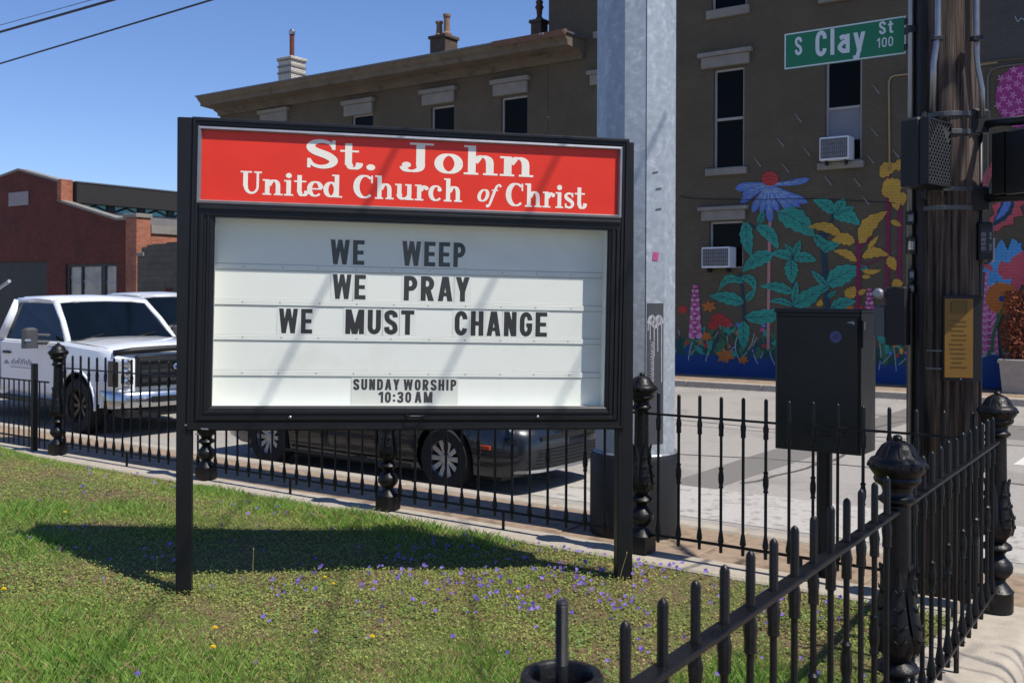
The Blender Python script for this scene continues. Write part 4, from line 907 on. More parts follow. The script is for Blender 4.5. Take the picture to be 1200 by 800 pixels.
mbld=thing('mural_building','tall brown painted brick building with a large flower mural along its street wall','building',W(0,BF,0),TH)
def wpt(px,py): return wp(px,py,BF)
def rectpx(x0,y0,x1,y1):
    a0,_=wpt(x0,(y0+y1)/2); a1,_=wpt(x1,(y0+y1)/2); _,z1=wpt((x0+x1)/2,y0); _,z0=wpt((x0+x1)/2,y1); return [a0,a1,z0,z1]
wins=[dict(r=rectpx(836,80,872,198),lint=(820,60,883,78),sill=(828,197,876,205),two=True),
      dict(r=rectpx(967,62,1010,190),lint=(955,45,1022,62),sill=(959,190,1013,198),two=True,ac=(966,161,1006,189),panel=(970,127,1007,164)),
      dict(r=rectpx(831,259,871,315),lint=(820,242,878,258),sill=None,two=False,ac=(829,290,867,314)),
      dict(r=rectpx(834,-70,875,10),lint=(820,-95,883,-76),sill=(829,10,879,20),two=True),
      dict(r=rectpx(966,-90,1008,-6),lint=(955,-112,1022,-94),sill=(960,-6,1012,1),two=True),
      dict(r=rectpx(706,98,736,205),lint=(690,80,750,97),sill=(698,205,745,213),two=True),
      dict(r=rectpx(706,-60,736,34),lint=(690,-80,750,-61),sill=(697,34,745,42),two=True)]
LB=-12.3; TOPZ=13.5; RB=8.0; SPL=wpt(1045,300)[0]
mb=MB(); wallholes(mb,LB,RB,-.36,TOPZ,[tuple(w_['r']) for w_ in wins]); 
mb.quad((LB,0,-.36),(LB,9,-.36),(LB,9,TOPZ),(LB,0,TOPZ)); mb.quad((RB,0,-.36),(RB,0,TOPZ),(RB,9,TOPZ),(RB,9,-.36)); mb.quad((LB,9,-.36),(RB,9,-.36),(RB,9,TOPZ),(LB,9,TOPZ)); mb.quad((LB,0,TOPZ),(RB,0,TOPZ),(RB,9,TOPZ),(LB,9,TOPZ))
mb.build('wall',M_facade,mbld)
def add_lintel(parent,r,name='lintel'):
    a0,a1,z0,z1=r; h=z1-z0; mb=MB(); i_=.1
    mb.bbox(a0,a1,-.16,-.002,z1-h*.28,z1,.012); mb.bbox(a0+i_*.8,a1-i_*.8,-.10,-.002,z0,z1-h*.29,.008); mb.build(name,M_stone,parent)
def window(parent,wd,wallm=None):
    a0,a1,z0,z1=wd['r']; fw=.055; y=.07
    mb=MB(); mb.bbox(a0+.002,a0+fw,y,y+.08,z0+.002,z1-.002,.006); mb.bbox(a1-fw,a1-.002,y,y+.08,z0+.002,z1-.002,.006); mb.box(a0+fw,a1-fw,y+.003,y+.078,z1-fw,z1-.003); mb.box(a0+fw,a1-fw,y+.003,y+.078,z0+.003,z0+fw)
    if wd.get('two'): zc_=(z0+z1)/2; mb.box(a0+fw,a1-fw,y-.01,y+.05,zc_-.03,zc_+.03)
    f=mb.build('window',M_frame,parent)
    segs=[(z0+fw,(z0+z1)/2-.03),((z0+z1)/2+.03,z1-fw)] if wd.get('two') else [(z0+fw,z1-fw)]
    for s0,s1 in segs:
        mb=MB(); mb.box(a0+fw,a1-fw,y+.045,y+.055,s0,s1); mb.build('pane',M_glassd,f)
    mb=MB(); mb.box(a0-.02,a1+.02,.185,.2,z0-.02,z1+.02); mb.build('reveal_back',M_blackmat,f)
    if wd.get('lint'): add_lintel(parent,rectpx(*wd['lint']))
    if wd.get('sill'):
        b=rectpx(*wd['sill']); mb=MB(); mb.bbox(b[0],b[1],-.10,.06,b[2],b[3],.01); mb.build('sill',M_stone,parent)
    if wd.get('panel'):
        b=rectpx(*wd['panel']); mb=MB(); mb.box(a0+fw,a1-fw,y+.03,y+.044,b[2],b[3]); mb.build('panel',mat('faded_blue_panel','#6d7079',.6,0,.06,4),f)
    return f
for wd in wins: window(mbld,wd)
def ac(r,label):
    b=rectpx(*r); w_=b[1]-b[0]; h=b[3]-b[2]; dpt=.34
    t=thing('air_conditioner',label,'air conditioner',W(b[0],BF,b[2]),TH,'window air conditioners on the mural building')
    mb=MB(); mb.bbox(0,w_*.86,-dpt,.06,0,h,.012); mb.build('casing',mat('ac_casing','#c9ccd2',.5,0,.05,8),t)
    mb=MB(); mb.box(.03,w_*.86-.03,-dpt-.004,-dpt-.001,.04,h-.04); mb.build('grille',mat('ac_grille','#6f7076',.6,0,.2,9),t)
    mb=MB()
    for k in range(14): x=.045+k*(w_*.86-.09)/13; mb.box(x-.006,x+.006,-dpt-.008,-dpt-.004,.045,h-.045)
    for k in range(5): z=.06+k*(h-.12)/4; mb.box(.035,w_*.86-.035,-dpt-.010,-dpt-.0085,z-.004,z+.004)
    mb.build('louvres',mat('ac_fins','#3a3b40',.6,0,.2,9),t)['kind']='stuff'
    for x_ in (.1,w_*.7): mb=MB(); mb.box(x_,x_+.03,-dpt*.8,.0,-.10,-.0); mb.build('bracket',M_darkmetal,t)
ac((966,162,1006,189),'pale window air conditioner in the upper window beneath the green street sign')
ac((829,290,867,314),'pale window air conditioner in the low window left of the painted leaves')
# cable run, conduits and drain pipe on the wall
a1_,z1_=wpt(1042,90); a0_,_=wpt(1060,90)
mb=MB(); mb.tube([(wpt(1043,200)[0],-.03,wpt(1043,200)[1]),(a1_,-.03,z1_-.12),(a1_+.04,-.03,z1_-.03),(a1_+.12,-.03,z1_),(a1_+2.2,-.03,z1_+.02)],.022,8); mb.build('wall_conduit',mat('tan_conduit','#8b7c5c',.6,0,.1,9),mbld,smooth=True)
mb=MB(); pts=[(wpt(x,y)[0],-.02,wpt(x,y)[1]) for x,y in ((797,230),(815,233),(880,234),(960,233),(1050,238))]; mb.tube(pts,.008,5); mb.build('wall_cable',M_blackmat,mbld)
mb=MB(); pts=[(wpt(x,y)[0],-.03,wpt(x,y)[1]) for x,y in ((1158,235),(1158,90),(1162,82),(1175,78),(1230,72))]; mb.tube(pts,.02,6); mb.build('wall_conduit',mat('wall_grey_conduit','#5c5b57',.6,0,.1,9),mbld)
mb=MB(); pts=[(wpt(x,y)[0],-.03,wpt(x,y)[1]) for x,y in ((1148,74),(1175,71),(1235,66))]; mb.tube(pts,.025,6); mb.build('wall_ledge_strip',M_facade,mbld)
mb=MB(); mb.box(SPL+1.45,RB-.01,-.012,-.002,wpt(1175,76)[1],TOPZ-.01); mb.build('grey_painted_area',M_facade2,mbld)
# cornice of the tall part, out of frame
mb=MB(); mb.bbox(LB-.3,RB+.3,-.5,.1,TOPZ-.1,TOPZ+.5,.05); mb.build('cornice',M_cornice,mbld)
# ---- the mural: flat paint on the wall, every leaf and flower its own shape
def mur(name,col,rough,metal,var,scale,col2=None,v2=.5,scale2=1.):
    k=.95; f=lambda h:tuple(x*k for x in hexc(h)[:3])
    c=f(col); return brick_mat(name,c,tuple(x*.90 for x in c),tuple(x*.72 for x in c),var=.22,bump=.3,mortar=.008)
C_teal=mur('mural_teal','#2f8f80',.8,0,.1,6); C_tealv=mur('mural_dark_vein','#1c3c4f',.8,0,.1,6); C_yel=mur('mural_yellow','#b8923a',.8,0,.1,6); C_mag=mur('mural_magenta','#7a1f49',.8,0,.1,6)
C_pnk=mur('mural_pink','#b3518a',.8,0,.12,6); C_pkl=mur('mural_pale_pink','#c98db4',.8,0,.1,6); C_blu=mur('mural_blue','#5878bd',.8,0,.1,6); C_bld=mur('mural_deep_blue','#163f7d',.8,0,.12,5,col2='#1b4f8c',v2=.5,scale2=2)
C_red=mur('mural_red','#a83532',.8,0,.12,8); C_org=mur('mural_orange','#b0682c',.8,0,.1,6); C_stem=mur('mural_stem_pink','#b07a7c',.8,0,.1,6); C_grn=mur('mural_green','#3d6a4a',.8,0,.15,5); C_pale=mur('mural_pale_line','#93a6a8',.8,0,.1,6); C_pur=mur('mural_purple','#332a5a',.8,0,.1,6)
C_dgr=mur('mural_dark_green','#1f4a48',.8,0,.15,5); C_skin=mur('mural_sky_blue','#4b8fc4',.8,0,.1,6); C_coral=mur('mural_coral','#b8505a',.8,0,.1,6)
lay=[0]
def paint(name,poly,mt,parent=mbld,y=None,zoom=None):
    """poly in photo pixels -> sheet of paint on the wall"""
    if y is None: lay[0]+=1; y=-.004-.00004*lay[0]
    pts=[wpt(px,py) for px,py in poly]; mb=MB(); mb.add([(a,y,z) for a,z in pts],[tuple(range(len(pts)))]); me=mb.mesh(name)
    if len(pts)>4:
        bm=bmesh.new(); bm.from_mesh(me); bmesh.ops.triangulate(bm,faces=bm.faces[:]); bm.to_mesh(me); bm.free()
    return link_mesh(name,me,mt,parent)
def paintq(name,quads,mt,parent=mbld):
    lay[0]+=1; y=-.004-.00004*lay[0]; mb=MB()
    for q in quads: mb.add([(wpt(px,py)[0],y,wpt(px,py)[1]) for px,py in q],[tuple(range(len(q)))])
    return mb.build(name,mt,parent)
Zm=lambda x,y:(790+x/2.857,180+y/2.857)
def leafshape(b,t,w,bend=.12,saw=.10,n=9,petal=False):
    bx,by=b; tx,ty=t; dx,dy=tx-bx,ty-by; l=math.hypot(dx,dy); ux,uy=dx/l,dy/l; nx,ny=-uy,ux; L1=[];L2=[];mid=[]
    for i in range(n+1):
        u=i/n; wdt=w/2*math.sin(math.pi*min(1,u**.75*.98+.02))**.8; c=bend*l*math.sin(math.pi*u)
        if petal: wdt = w/2*min(1,.35+u*.9)*math.sqrt(max(0,1-max(0,(u-.72)/.28)**2))
        x,y=bx+dx*u+nx*c,by+dy*u+ny*c; j=1+saw*(1 if i%2 else -1)
        L1.append((x+nx*wdt*j,y+ny*wdt*j)); L2.append((x-nx*wdt*(2-j),y-ny*wdt*(2-j))); mid.append((x,y))
    return L1,L2,mid
def mleaf(b,t,w,mt=C_teal,vein=C_tealv,bend=.1,name='painted_leaf',Z=Zm,saw=.1):
    L1,L2,mid=leafshape(Z(*b),Z(*t),w/2.857,bend,saw,petal=(name=='painted_petal')); q=[[L1[i],L1[i+1],L2[i+1],L2[i]] for i in range(len(L1)-1)]
    o=paintq(name,q,mt)
    if vein:
        v=ribbon(mid[:-1],lambda t_,u:.9*(1-u*.7)); 
        for i in range(2,len(mid)-2,2):
            for s in (L1,L2): v+=ribbon([mid[i-1],(mid[i][0]*.4+s[i+1][0]*.6 if i+1<len(s) else s[i][0],mid[i][1]*.4+s[min(i+1,len(s)-1)][1]*.6)],lambda t_,u:.5)
        paintq('leaf_vein',v,vein)
    return o
def mstem(pts,w,mt,Z=Zm,name='painted_stem'): return paintq(name,ribbon(smooth([Z(*p) for p in pts],5),lambda t,u:w/2.857),mt)
# blue ground band with a wavy top
top=[(-40+i*22, 646+9*math.sin(i*1.1)+5*math.sin(i*2.7)) for i in range(50)]
q=[]
for i in range(len(top)-1):
    (x0,y0),(x1,y1)=Zm(*top[i]),Zm(*top[i+1]); bot=lambda x:437.5+(x-800)*.0475
    q.append([(x0,y0+(x0-800)*.02),(x1,y1+(x1-800)*.02),(x1,bot(x1)),(x0,bot(x0))])
paintq('painted_blue_band',q,C_bld)
for x in range(-10,1190,58):    # leafy tufts and pale twigs along the base
    yy=600+(x%7)*6
    for k in range(3): mleaf((x+random.uniform(-10,30),675+x*.05),(x+random.uniform(-40,60),yy-random.uniform(10,50)+x*.05),random.uniform(16,30),random.choice([C_dgr,C_grn,C_dgr]),None,random.uniform(-.2,.2),'painted_leaf')
    mstem([(x,690+x*.05),(x+random.uniform(-20,20),640+x*.05),(x+random.uniform(-30,30),600+x*.05)],3,C_pale,name='painted_twig')
    mstem([(x+8,670+x*.05),(x+random.uniform(20,45),630+x*.05),(x+random.uniform(20,50),590+x*.05)],2.6,C_pale,name='painted_twig')
rm_=random.Random(8)
for k in range(70):
    x=rm_.choice([rm_.uniform(-5,340),rm_.uniform(-5,340),rm_.uniform(640,800)]); y=rm_.uniform(585,668)+x*.05; g1=rm_.uniform(-2.6,-.5); l=rm_.uniform(22,52)
    mleaf((x,y),(x+l*math.cos(g1),y+l*math.sin(g1)),rm_.uniform(9,20),rm_.choice([C_dgr,C_grn,C_teal,C_dgr]),None,rm_.uniform(-.25,.25),'painted_leaf')
for k in range(24):
    x=rm_.choice([rm_.uniform(0,340),rm_.uniform(640,800)]); y=rm_.uniform(560,640)+x*.05; c_=rm_.choice([C_pnk,C_org,C_red,C_blu,C_yel])
    for q_ in range(4): g1=q_*1.57+k; mleaf((x,y),(x+9*math.cos(g1),y+9*math.sin(g1)),7,c_,None,0,'painted_floret')
for x,y,r in ((150,555,30),(172,565,22),(132,575,20),(30,522,18),(1010,560,24),(620,515,14)):
    for k in range(7): g1=k*.9; mleaf((x,y),(x+r*math.cos(g1),y+r*.8*math.sin(g1)),r*.8,C_red,None,0,'painted_red_flower')
for x,y,r in ((118,512,26),(172,676,34),(108,612,22),(590,518,16),(232,690,20)):
    for k in range(6): g1=k*1.05+.3; mleaf((x,y),(x+r*math.cos(g1),y+r*.8*math.sin(g1)),r*.5,C_org,None,0,'painted_orange_flower')
# blue daisy
mstem([(322,225),(318,400),(316,655)],10,C_stem)
for t_,w_ in (((205,118),40),((222,165),34),((262,198),34),((325,232),36),((350,196),30),((292,205),26),((398,194),36),((450,165),38),((456,86),30),((228,140),30),((425,180),30)): mleaf((318,104),t_,w_*.72,C_blu,C_pale,.03,'painted_petal',saw=.03)
q=[[Zm(322+29*math.cos(2*math.pi*k/16),84+25*math.sin(2*math.pi*k/16)) for k in range(16)]]; paintq('painted_flower_centre',q,C_red)
for ya in (70,82,94): mstem([(298,ya+6),(322,ya-2),(346,ya+6)],2.2,C_coral,name='painted_centre_line')
# dark stems then teal leaves
for pts,w_ in (([(222,400),(232,500),(240,650)],9),([(397,345),(400,430),(402,520)],9),([(497,260),(506,400),(515,530)],17),([(535,160),(530,220),(500,300)],8),([(250,235),(275,250)],6)): mstem(pts,w_,C_tealv)
TL=[((242,228),(258,345),44,.05),((278,240),(350,322),42,-.12),((350,195),(472,278),74,-.08),((538,198),(465,155),42,.1),((535,205),(625,240),48,-.15),((545,200),(572,150),42,0),((552,200),(605,180),30,0),((470,272),(540,322),34,.1),((500,300),(560,300),26,.1),
((332,335),(228,395),50,.08),((395,350),(322,335),32,.1),((400,350),(480,360),36,-.1),((392,355),(396,436),46,0),((402,342),(424,290),26,0),((400,338),(372,302),20,0),((285,235),(300,190),24,0),
((235,430),(148,462),30,.3),((225,410),(275,462),30,-.2),((234,500),(118,476),42,.05),((242,492),(272,455),24,0),((400,466),(288,444),34,.08),((398,508),(503,436),54,.06),((402,500),(412,425),24,0),((398,508),(318,495),22,.1),
((512,436),(632,382),66,-.05),((508,440),(460,390),24,0),((515,482),(545,458),16,0),((524,522),(612,495),40,-.1),((238,548),(388,522),48,.06),((233,560),(234,655),42,0),((500,330),(528,300),22,0),((622,380),(650,385),22,0),
((520,440),(480,470),20,0),((1040,470),(1085,420),34,.1)]
for b,t_,w_,bd in TL: mleaf(b,t_,w_,C_teal,C_tealv,bd)
# magenta stems and yellow leaves
for pts,w_ in (([(620,290),(618,400),(616,525)],15),([(718,60),(716,300),(712,520)],13),([(757,160),(756,330),(754,520)],13),([(620,320),(660,280)],6),([(622,380),(700,350)],5)): mstem(pts,w_,C_mag)
for b,t_,w_,bd in [((560,272),(448,246),34,.12),((606,295),(528,290),40,.1),((612,360),(534,325),28,.1),((622,300),(716,193),50,-.12),((630,345),(722,342),34,-.15),((720,345),(742,392),34,0),((632,392),(696,388),18,.1),((650,318),(686,274),16,0),((690,76),(756,40),44,-.15),((757,20),(750,60),26,0),((698,106),(776,100),50,.05),((735,110),(748,192),44,0),((700,112),(735,150),36,0),((768,130),(765,175),26,0),((730,440),(768,432),36,0),((745,440),(748,490),40,0),((575,478),(608,444),38,.1),((618,470),(645,455),18,0),((726,225),(762,242),18,0),((630,412),(660,412),14,0),((480,510),(492,485),20,.2),((1075,470),(1110,455),24,0)]: mleaf(b,t_,w_,C_yel,None,bd,saw=.12)
# pink flower spires
def spire(x,y0,y1,w_,mt=C_pnk,Z=Zm):
    mstem([(x,y0),(x,y1)],5,C_mag,Z=Z)
    k=0; y=y0
    while y<y1:
        f=.35+.65*(y-y0)/(y1-y0)
        for s in (-1,0,1): mleaf((x+s*w_*.18*f,y),(x+s*w_*.5*f,y+11),w_*.42*f+6,mt if (k+s)%2 else C_pkl,None,0,'painted_floret',Z=Z,saw=.15)
        y+=15; k+=1
spire(72,440,618,44); spire(655,450,532,30); 
Z8=lambda x,y:(1000+x/4,200+y/4)
spire(640,455,900,90,Z=Z8)
mstem([(640,0),(602,110)],26,C_coral,Z=Z8); mstem([(700,-170),(640,20),(600,100)],16,C_coral,Z=Z8)
mleaf((765,60),(640,290),92,C_coral,None,-.08,'painted_leaf',Z=Z8,saw=.25); mleaf((742,110),(652,262),46,C_tealv,None,-.08,'painted_leaf',Z=Z8); mleaf((735,120),(665,235),24,C_blu,None,-.08,'painted_leaf',Z=Z8)
for g1,l in ((200,90),(240,85),(285,85),(330,100),(20,90),(60,80),(110,70),(150,80)): mleaf((730,450),(730+l*math.cos(R(g1)),450+l*.8*math.sin(R(g1))),165,C_skin if g1>110 else C_coral,None,0,'painted_petal',Z=Z8,saw=.02)
for g1 in (200,270,340,70,140): mleaf((735,465),(735+60*math.cos(R(g1)),465+35*math.sin(R(g1))),50,C_coral,None,0,'painted_petal',Z=Z8,saw=.02)
for k in range(11): mleaf((698,598),(698+78*math.cos(R(33*k)),598+74*math.sin(R(33*k))),64,C_org,None,0,'painted_petal',Z=Z8,saw=.02)
paintq('painted_flower_centre',[[Z8(698+15*math.cos(R(30*k)),600+15*math.sin(R(30*k))) for k in range(12)]],C_bld)
mstem([(700,650),(660,760),(650,900)],12,C_grn,Z=Z8)
for k in range(12): x=620+k*22; mleaf((x,980),(x+random.uniform(-40,40),880-random.uniform(0,60)),60,random.choice([C_dgr,C_grn]),None,.1,'painted_leaf',Z=Z8); mstem([(x,960),(x+random.uniform(-20,20),900),(x+random.uniform(-30,30),850)],7,C_pale,Z=Z8,name='painted_twig')
top=[(1135+i*8, 418+3*math.sin(i*1.3)) for i in range(12)]
paintq('painted_blue_band',[[top[i],top[i+1],(top[i+1][0],437.5+(top[i+1][0]-800)*.0475),(top[i][0],437.5+(top[i][0]-800)*.0475)] for i in range(11)],C_bld)
# pink blossom ball with pale star florets
paintq('painted_blossom',[[(1199+32*math.cos(R(15*k)),114+37*math.sin(R(15*k))) for k in range(24)]],mat('mural_deep_pink','#8a2f70',.8,0,.2,9))
for k in range(34):
    rr=34*math.sqrt((k+.5)/34); g1=k*2.399; x,y=1199+rr*.94*math.cos(g1),114+rr*1.1*math.sin(g1); st_=[]
    for j in range(5): 
        h=R(72*j+20*k); st_.append([(x,y),(x+2.6*math.cos(h-.35),y+2.6*math.sin(h-.35)),(x+5*math.cos(h),y+5*math.sin(h)),(x+2.6*math.cos(h+.35),y+2.6*math.sin(h+.35))])
    paintq('painted_star',st_,C_pkl)
# rain drops on the wall
for x,y in ((936,139),(915,167),(946,178),(888,190),(921,197),(1025,155),(1021,187),(971,212),(1005,214),(1015,235),(1027,105),(1050,180)):
    paintq('painted_raindrop',ribbon([(x-4,y-5),(x,y),(x+4,y+5)],lambda t,u:.7+1.1*u),mat('mural_drop','#6f7678',.8,0,.1,6))
# chalk-white scribble up at right
paintq('painted_scribble',ribbon(smooth([(1190,20),(1193,26),(1197,22),(1203,26)]),lambda t,u:1.2),C_pale)
# planter
pl=thing('planter','square concrete planter with a rusty orange leafed shrub against the mural wall','planter',W(wpt(1183,440)[0],BF-.75,ZS+.003),TH)
mb=MB(); s0,s1=.30,.36; 
mb.add([(0,0,0),(.62,0,0),(.62,.62,0),(0,.62,0),(-.05,-.05,.6),(.67,-.05,.6),(.67,.67,.6),(-.05,.67,.6)],[(3,2,1,0),(0,1,5,4),(1,2,6,5),(2,3,7,6),(3,0,4,7),(4,5,6,7)]); mb.bbox(-.08,.70,-.08,.70,.601,.68,.015); mb.build('pot',M_conc,pl)
V=[]
for k in range(2600):
    z=random.uniform(.66,2.05); rr=(.42-.10*abs(z-1.3))*math.sqrt(random.random()); g1=random.random()*6.3; c=Vector((.31+rr*math.cos(g1),.31+rr*math.sin(g1),z)); u=Vector((random.gauss(0,1),random.gauss(0,1),random.gauss(0,1))).normalized()*.03; v=u.orthogonal().normalized()*.017
    V+=[c-u,c-v,c+u,c+v]
me=bpy.data.meshes.new('foliage'); me.from_pydata([tuple(x) for x in V],[],[(4*i,4*i+1,4*i+2,4*i+3) for i in range(len(V)//4)])
link_mesh('foliage',me,leafmat('rusty_leaves','#6d2f18','#8f4527','#a8603c'),pl)['kind']='stuff'
mb=MB()
for k in range(9): mb.tube([(.31,.31,.6),(.31+random.uniform(-.15,.15),.31+random.uniform(-.15,.15),1.2),(.31+random.uniform(-.3,.3),.31+random.uniform(-.3,.3),1.9)],[.02,.012,.005],5)
mb.build('branches',M_wood,pl)
# ================================================================== LOW WING
wing=thing('wing_building','lower brown painted brick wing with a deep tan cornice and three chimneys','building',W(0,BF,0),TH)
LW=-26.2; ZW=7.6
wl=[dict(r=rectpx(587,113,618,205),lint=(577,92,622,111),sill=None),dict(r=rectpx(505,124,532,205),lint=(494,104,536,122)),dict(r=rectpx(412,134,437,205),lint=(403,117,440,135)),dict(r=rectpx(318,140,338,205),lint=(305,128,340,144)),
    ]
mb=MB(); RW=LB-.01; wallholes(mb,LW,RW,-.36,ZW+.9,[tuple(w_['r']) for w_ in wl]); mb.quad((LW,0,-.36),(LW,9,-.36),(LW,9,ZW+.9),(LW,0,ZW+.9)); mb.quad((LW,9,-.36),(RW,9,-.36),(RW,9,ZW+.9),(LW,9,ZW+.9))
mb.build('wall',M_facade,wing)
for wd in wl: wd['two']=True; window(wing,wd)
# cornice: stepped profile extruded along the front and the left end
CR,ZR8=wp(660,38,BF-1.05); CL,ZL8=wp(229,110,BF-1.05)
def extr(mb,prof,x0,x1,mi=0):
    n=len(prof); vs=[(x,y,z) for x in (x0,x1) for y,z in prof]; mb.add(vs,[(i,i+n,(i+1)%n+n,(i+1)%n) for i in range(n)]+[tuple(range(n)),tuple(range(2*n-1,n-1,-1))],mi)
zt8=(ZR8+ZL8)/2
mb=MB(); extr(mb,[(-.002,zt8-.56),(-.12,zt8-.56),(-.12,zt8-.47),(-.20,zt8-.43),(-.28,zt8-.41),(-.28,zt8-.37),(-.84,zt8-.33),(-.86,zt8-.22),(-.93,zt8-.17),(-1.0,zt8-.08),(-1.02,zt8-.04),(-.002,zt8-.04)],CL,CR); mb.build('cornice',M_cornice,wing)
mb=MB(); extr(mb,[(-1.05,zt8-.045),(-1.06,zt8),(.2,zt8+.03),(9,zt8+.35),(9,zt8-.04),(-.0,zt8-.042)],CL-.03,CR+.05); rf=mb.build('roof',M_roof,wing)
mb=MB(); extr(mb,[(-1.075,zt8-.14),(-1.085,zt8+.012),(-.95,zt8+.03),(-.95,zt8-.03)],CR-2.3,CR+.06); mb.build('torn_flashing',mat('rusty_flashing','#6b4a3a',.7,.2,.3,6,col2='#b5b2ad',v2=.58,scale2=5),wing)
def chimney(px,py0,py1,wpx,mt,pots,label=None):
    b=BF+1.2; a,z0_=wp(px,py1,b); _,z1_=wp(px,py0,b); wd=wpx/1200*at(px,py1,1).y*0+wpx*(30/1200)
    mb=MB(); mb.box(a-wd/2,a+wd/2,1.2-wd/2,1.2+wd/2,zt8-.3,z1_); zz=z1_
    mb.bbox(a-wd/2-.05,a+wd/2+.05,1.2-wd/2-.05,1.2+wd/2+.05,z1_,z1_+.09,.01)
    o=mb.build('chimney',mt,rf)
    return a,z1_+.09,wd
a,z,wd=chimney(342,72,96,26,brick_mat('white_painted_brick','#c9c2b8','#bdb4a8','#7d736a',var=.2),0)
for k in range(3): mb=MB(); zz=z-.1-k*.22; mb.box(a-wd/2-.03,a+wd/2+.03,1.2-wd/2-.03,1.2+wd/2+.03,zz-.03,zz+.03); mb.build('chimney_course',M_stone,wing)
mb=MB(); mb.tube([(a,1.2,z),(a,1.2,z+.85)],.08,10); mb.build('flue_pipe',mat('rusty_pipe','#6a2f1c',.7,.2,.2,6),wing)
mb=MB(); mb.lathe([(.11,0),(.12,.1),(.05,.2)],10,(a,1.2,z+.83)); mb.build('flue_cap',M_steel,wing)
potm=mat('clay_pot','#7d6450',.8,0,.25,6)
a,z,wd=chimney(520,47,62,24,M_orbrick if False else brick_mat('dark_chimney_brick','#5d4a3c','#4b3a30','#4a423c',var=.3),2)
for dx,h in ((-.18,.5),(.12,.68)): mb=MB(); mb.lathe([(.14,0),(.15,.08),(.10,.14),(.09,h*.8),(.12,h*.9),(.12,h)],10,(a+dx,1.2,z)); mb.build('chimney_pot',potm,wing)
a,z,wd=chimney(632,28,42,14,bpy.data.materials['dark_chimney_brick'],1)
mb=MB(); mb.lathe([(.10,0),(.11,.06),(.07,.12),(.09,.3),(.13,.38),(.09,.45),(.11,.55),(.04,.62)],10,(a,1.2,z)); mb.build('chimney_pot',mat('rusty_pot','#59382a',.8,0,.3,6),wing)
# ================================================================== RED BRICK GARAGE
BG=19.0; rb=thing('brick_garage','dark red brick garage with stepped gable parapet, dark doors and a two part shop window','building',W(0,BG,0),TH)
def gp(px,py): return wp(px,py,BG)
def grect(x0,y0,x1,y1): a0,_=gp(x0,y0); a1,_=gp(x1,y0); _,z1=gp((x0+x1)/2,y0); _,z0=gp((x0+x1)/2,y1); return (a0,a1,z0,z1)
gx0,gx1=gp(-70,300)[0],gp(165,300)[0]
dz=gp(30,306)[1]; win=grect(77,309,137,352); win=(win[0],win[1],.6,win[3]); door=(gp(-30,300)[0],gp(55,300)[0],-.34,dz)
pts=[(gx0,-.36),(gp(150,300)[0],-.36),gp(150,258),gp(137,258),gp(68,236),gp(68,213),gp(22,200),gp(-10,212),gp(-70,226)]
pz=lambda p:(p[0],p[1])
mb=MB(); zl=max(win[3],door[3])+.1
wallholes(mb,gx0,gp(150,300)[0],-.36,zl,[win,door],dep=.25)
up_=[(gx0,zl),(gp(150,300)[0],zl),gp(150,258),gp(137,258),gp(68,236),gp(68,213),gp(22,200),gp(-10,212),gp(-70,226)]
k=len(up_); cx=[p for p in up_]
me_v=[(p[0],0,p[1]) for p in up_]+[(p[0],.35,p[1]) for p in up_]
bmv=MB(); 
for i0 in range(1): pass
A=lambda px:gp(px,260)[0]
seg=[(gx0,gp(-70,226)[1]),(A(-10),gp(-10,212)[1]),(A(22),gp(22,200)[1]),(A(68),gp(68,213)[1]),(A(68)+.001,gp(68,236)[1]),(A(137),gp(137,258)[1]),(gp(150,300)[0],gp(150,258)[1])]
for (x0,z0),(x1,z1) in zip(seg[:-1],seg[1:]):
    mb.quad((x0,0,zl),(x1,0,zl),(x1,0,z1),(x0,0,z0)); mb.quad((x0,.35,zl),(x0,.35,z0),(x1,.35,z1),(x1,.35,zl)); mb.quad((x0,0,z0),(x1,0,z1),(x1,.35,z1),(x0,.35,z0))
mb.quad((gx0,0,-.36),(gx0,20,-.36),(gx0,20,zl),(gx0,0,zl))
xs_=gp(163,300)[0]
mb.build('wall',M_redbrick,rb)
for i,(p,q_) in enumerate(zip(seg[:-1],seg[1:])):
    if abs(p[0]-q_[0])<.01: continue
    mb=MB(); extr4=[(p[0],-.06,p[1]),(q_[0],-.06,q_[1]),(q_[0],.42,q_[1]),(p[0],.42,p[1])]; mb.add(extr4+[(x,y,z+.10) for x,y,z in extr4],[(3,2,1,0),(4,5,6,7),(0,1,5,4),(1,2,6,5),(2,3,7,6),(3,0,4,7)]); mb.build('coping',M_stone,rb)
# end pier and the gable pier
mb=MB(); mb.bbox(gp(150,300)[0]+.003,xs_,-.12,.55,-.36,gp(157,255)[1],.02); mb.build('pier',M_orbrick,rb)
mb=MB(); mb.bbox(gp(148,300)[0],xs_+.06,-.18,.6,gp(157,255)[1]+.002,gp(157,252)[1]+.05,.02); mb.build('pier_cap',M_stone,rb)
mb=MB(); mb.bbox(A(68)+.004,A(73),-.06,.5,gp(70,236)[1],gp(70,210)[1],.02); mb.build('pier',M_orbrick,rb)
r=grect(11,225,34,241); mb=MB(); mb.bbox(r[0],r[1],-.05,-.002,r[2],r[3],.01); mb.build('name_tablet',mat('grey_tablet','#8a8484',.8,0,.15,3),rb)
mb=MB(); mb.box(door[0]+.002,door[1]-.002,.12,.2,-.34,door[3]-.002); dd=mb.build('garage_door',mat('dark_door','#141313',.6,0,.2,2),rb)
for k in range(1,6): z=-.34+k*(door[3]+.34)/6; mb=MB(); mb.box(door[0]+.01,door[1]-.01,.108,.1195,z-.02,z+.02); mb.build('door_rib',M_blackmat,dd)
mb=MB(); f_=.12
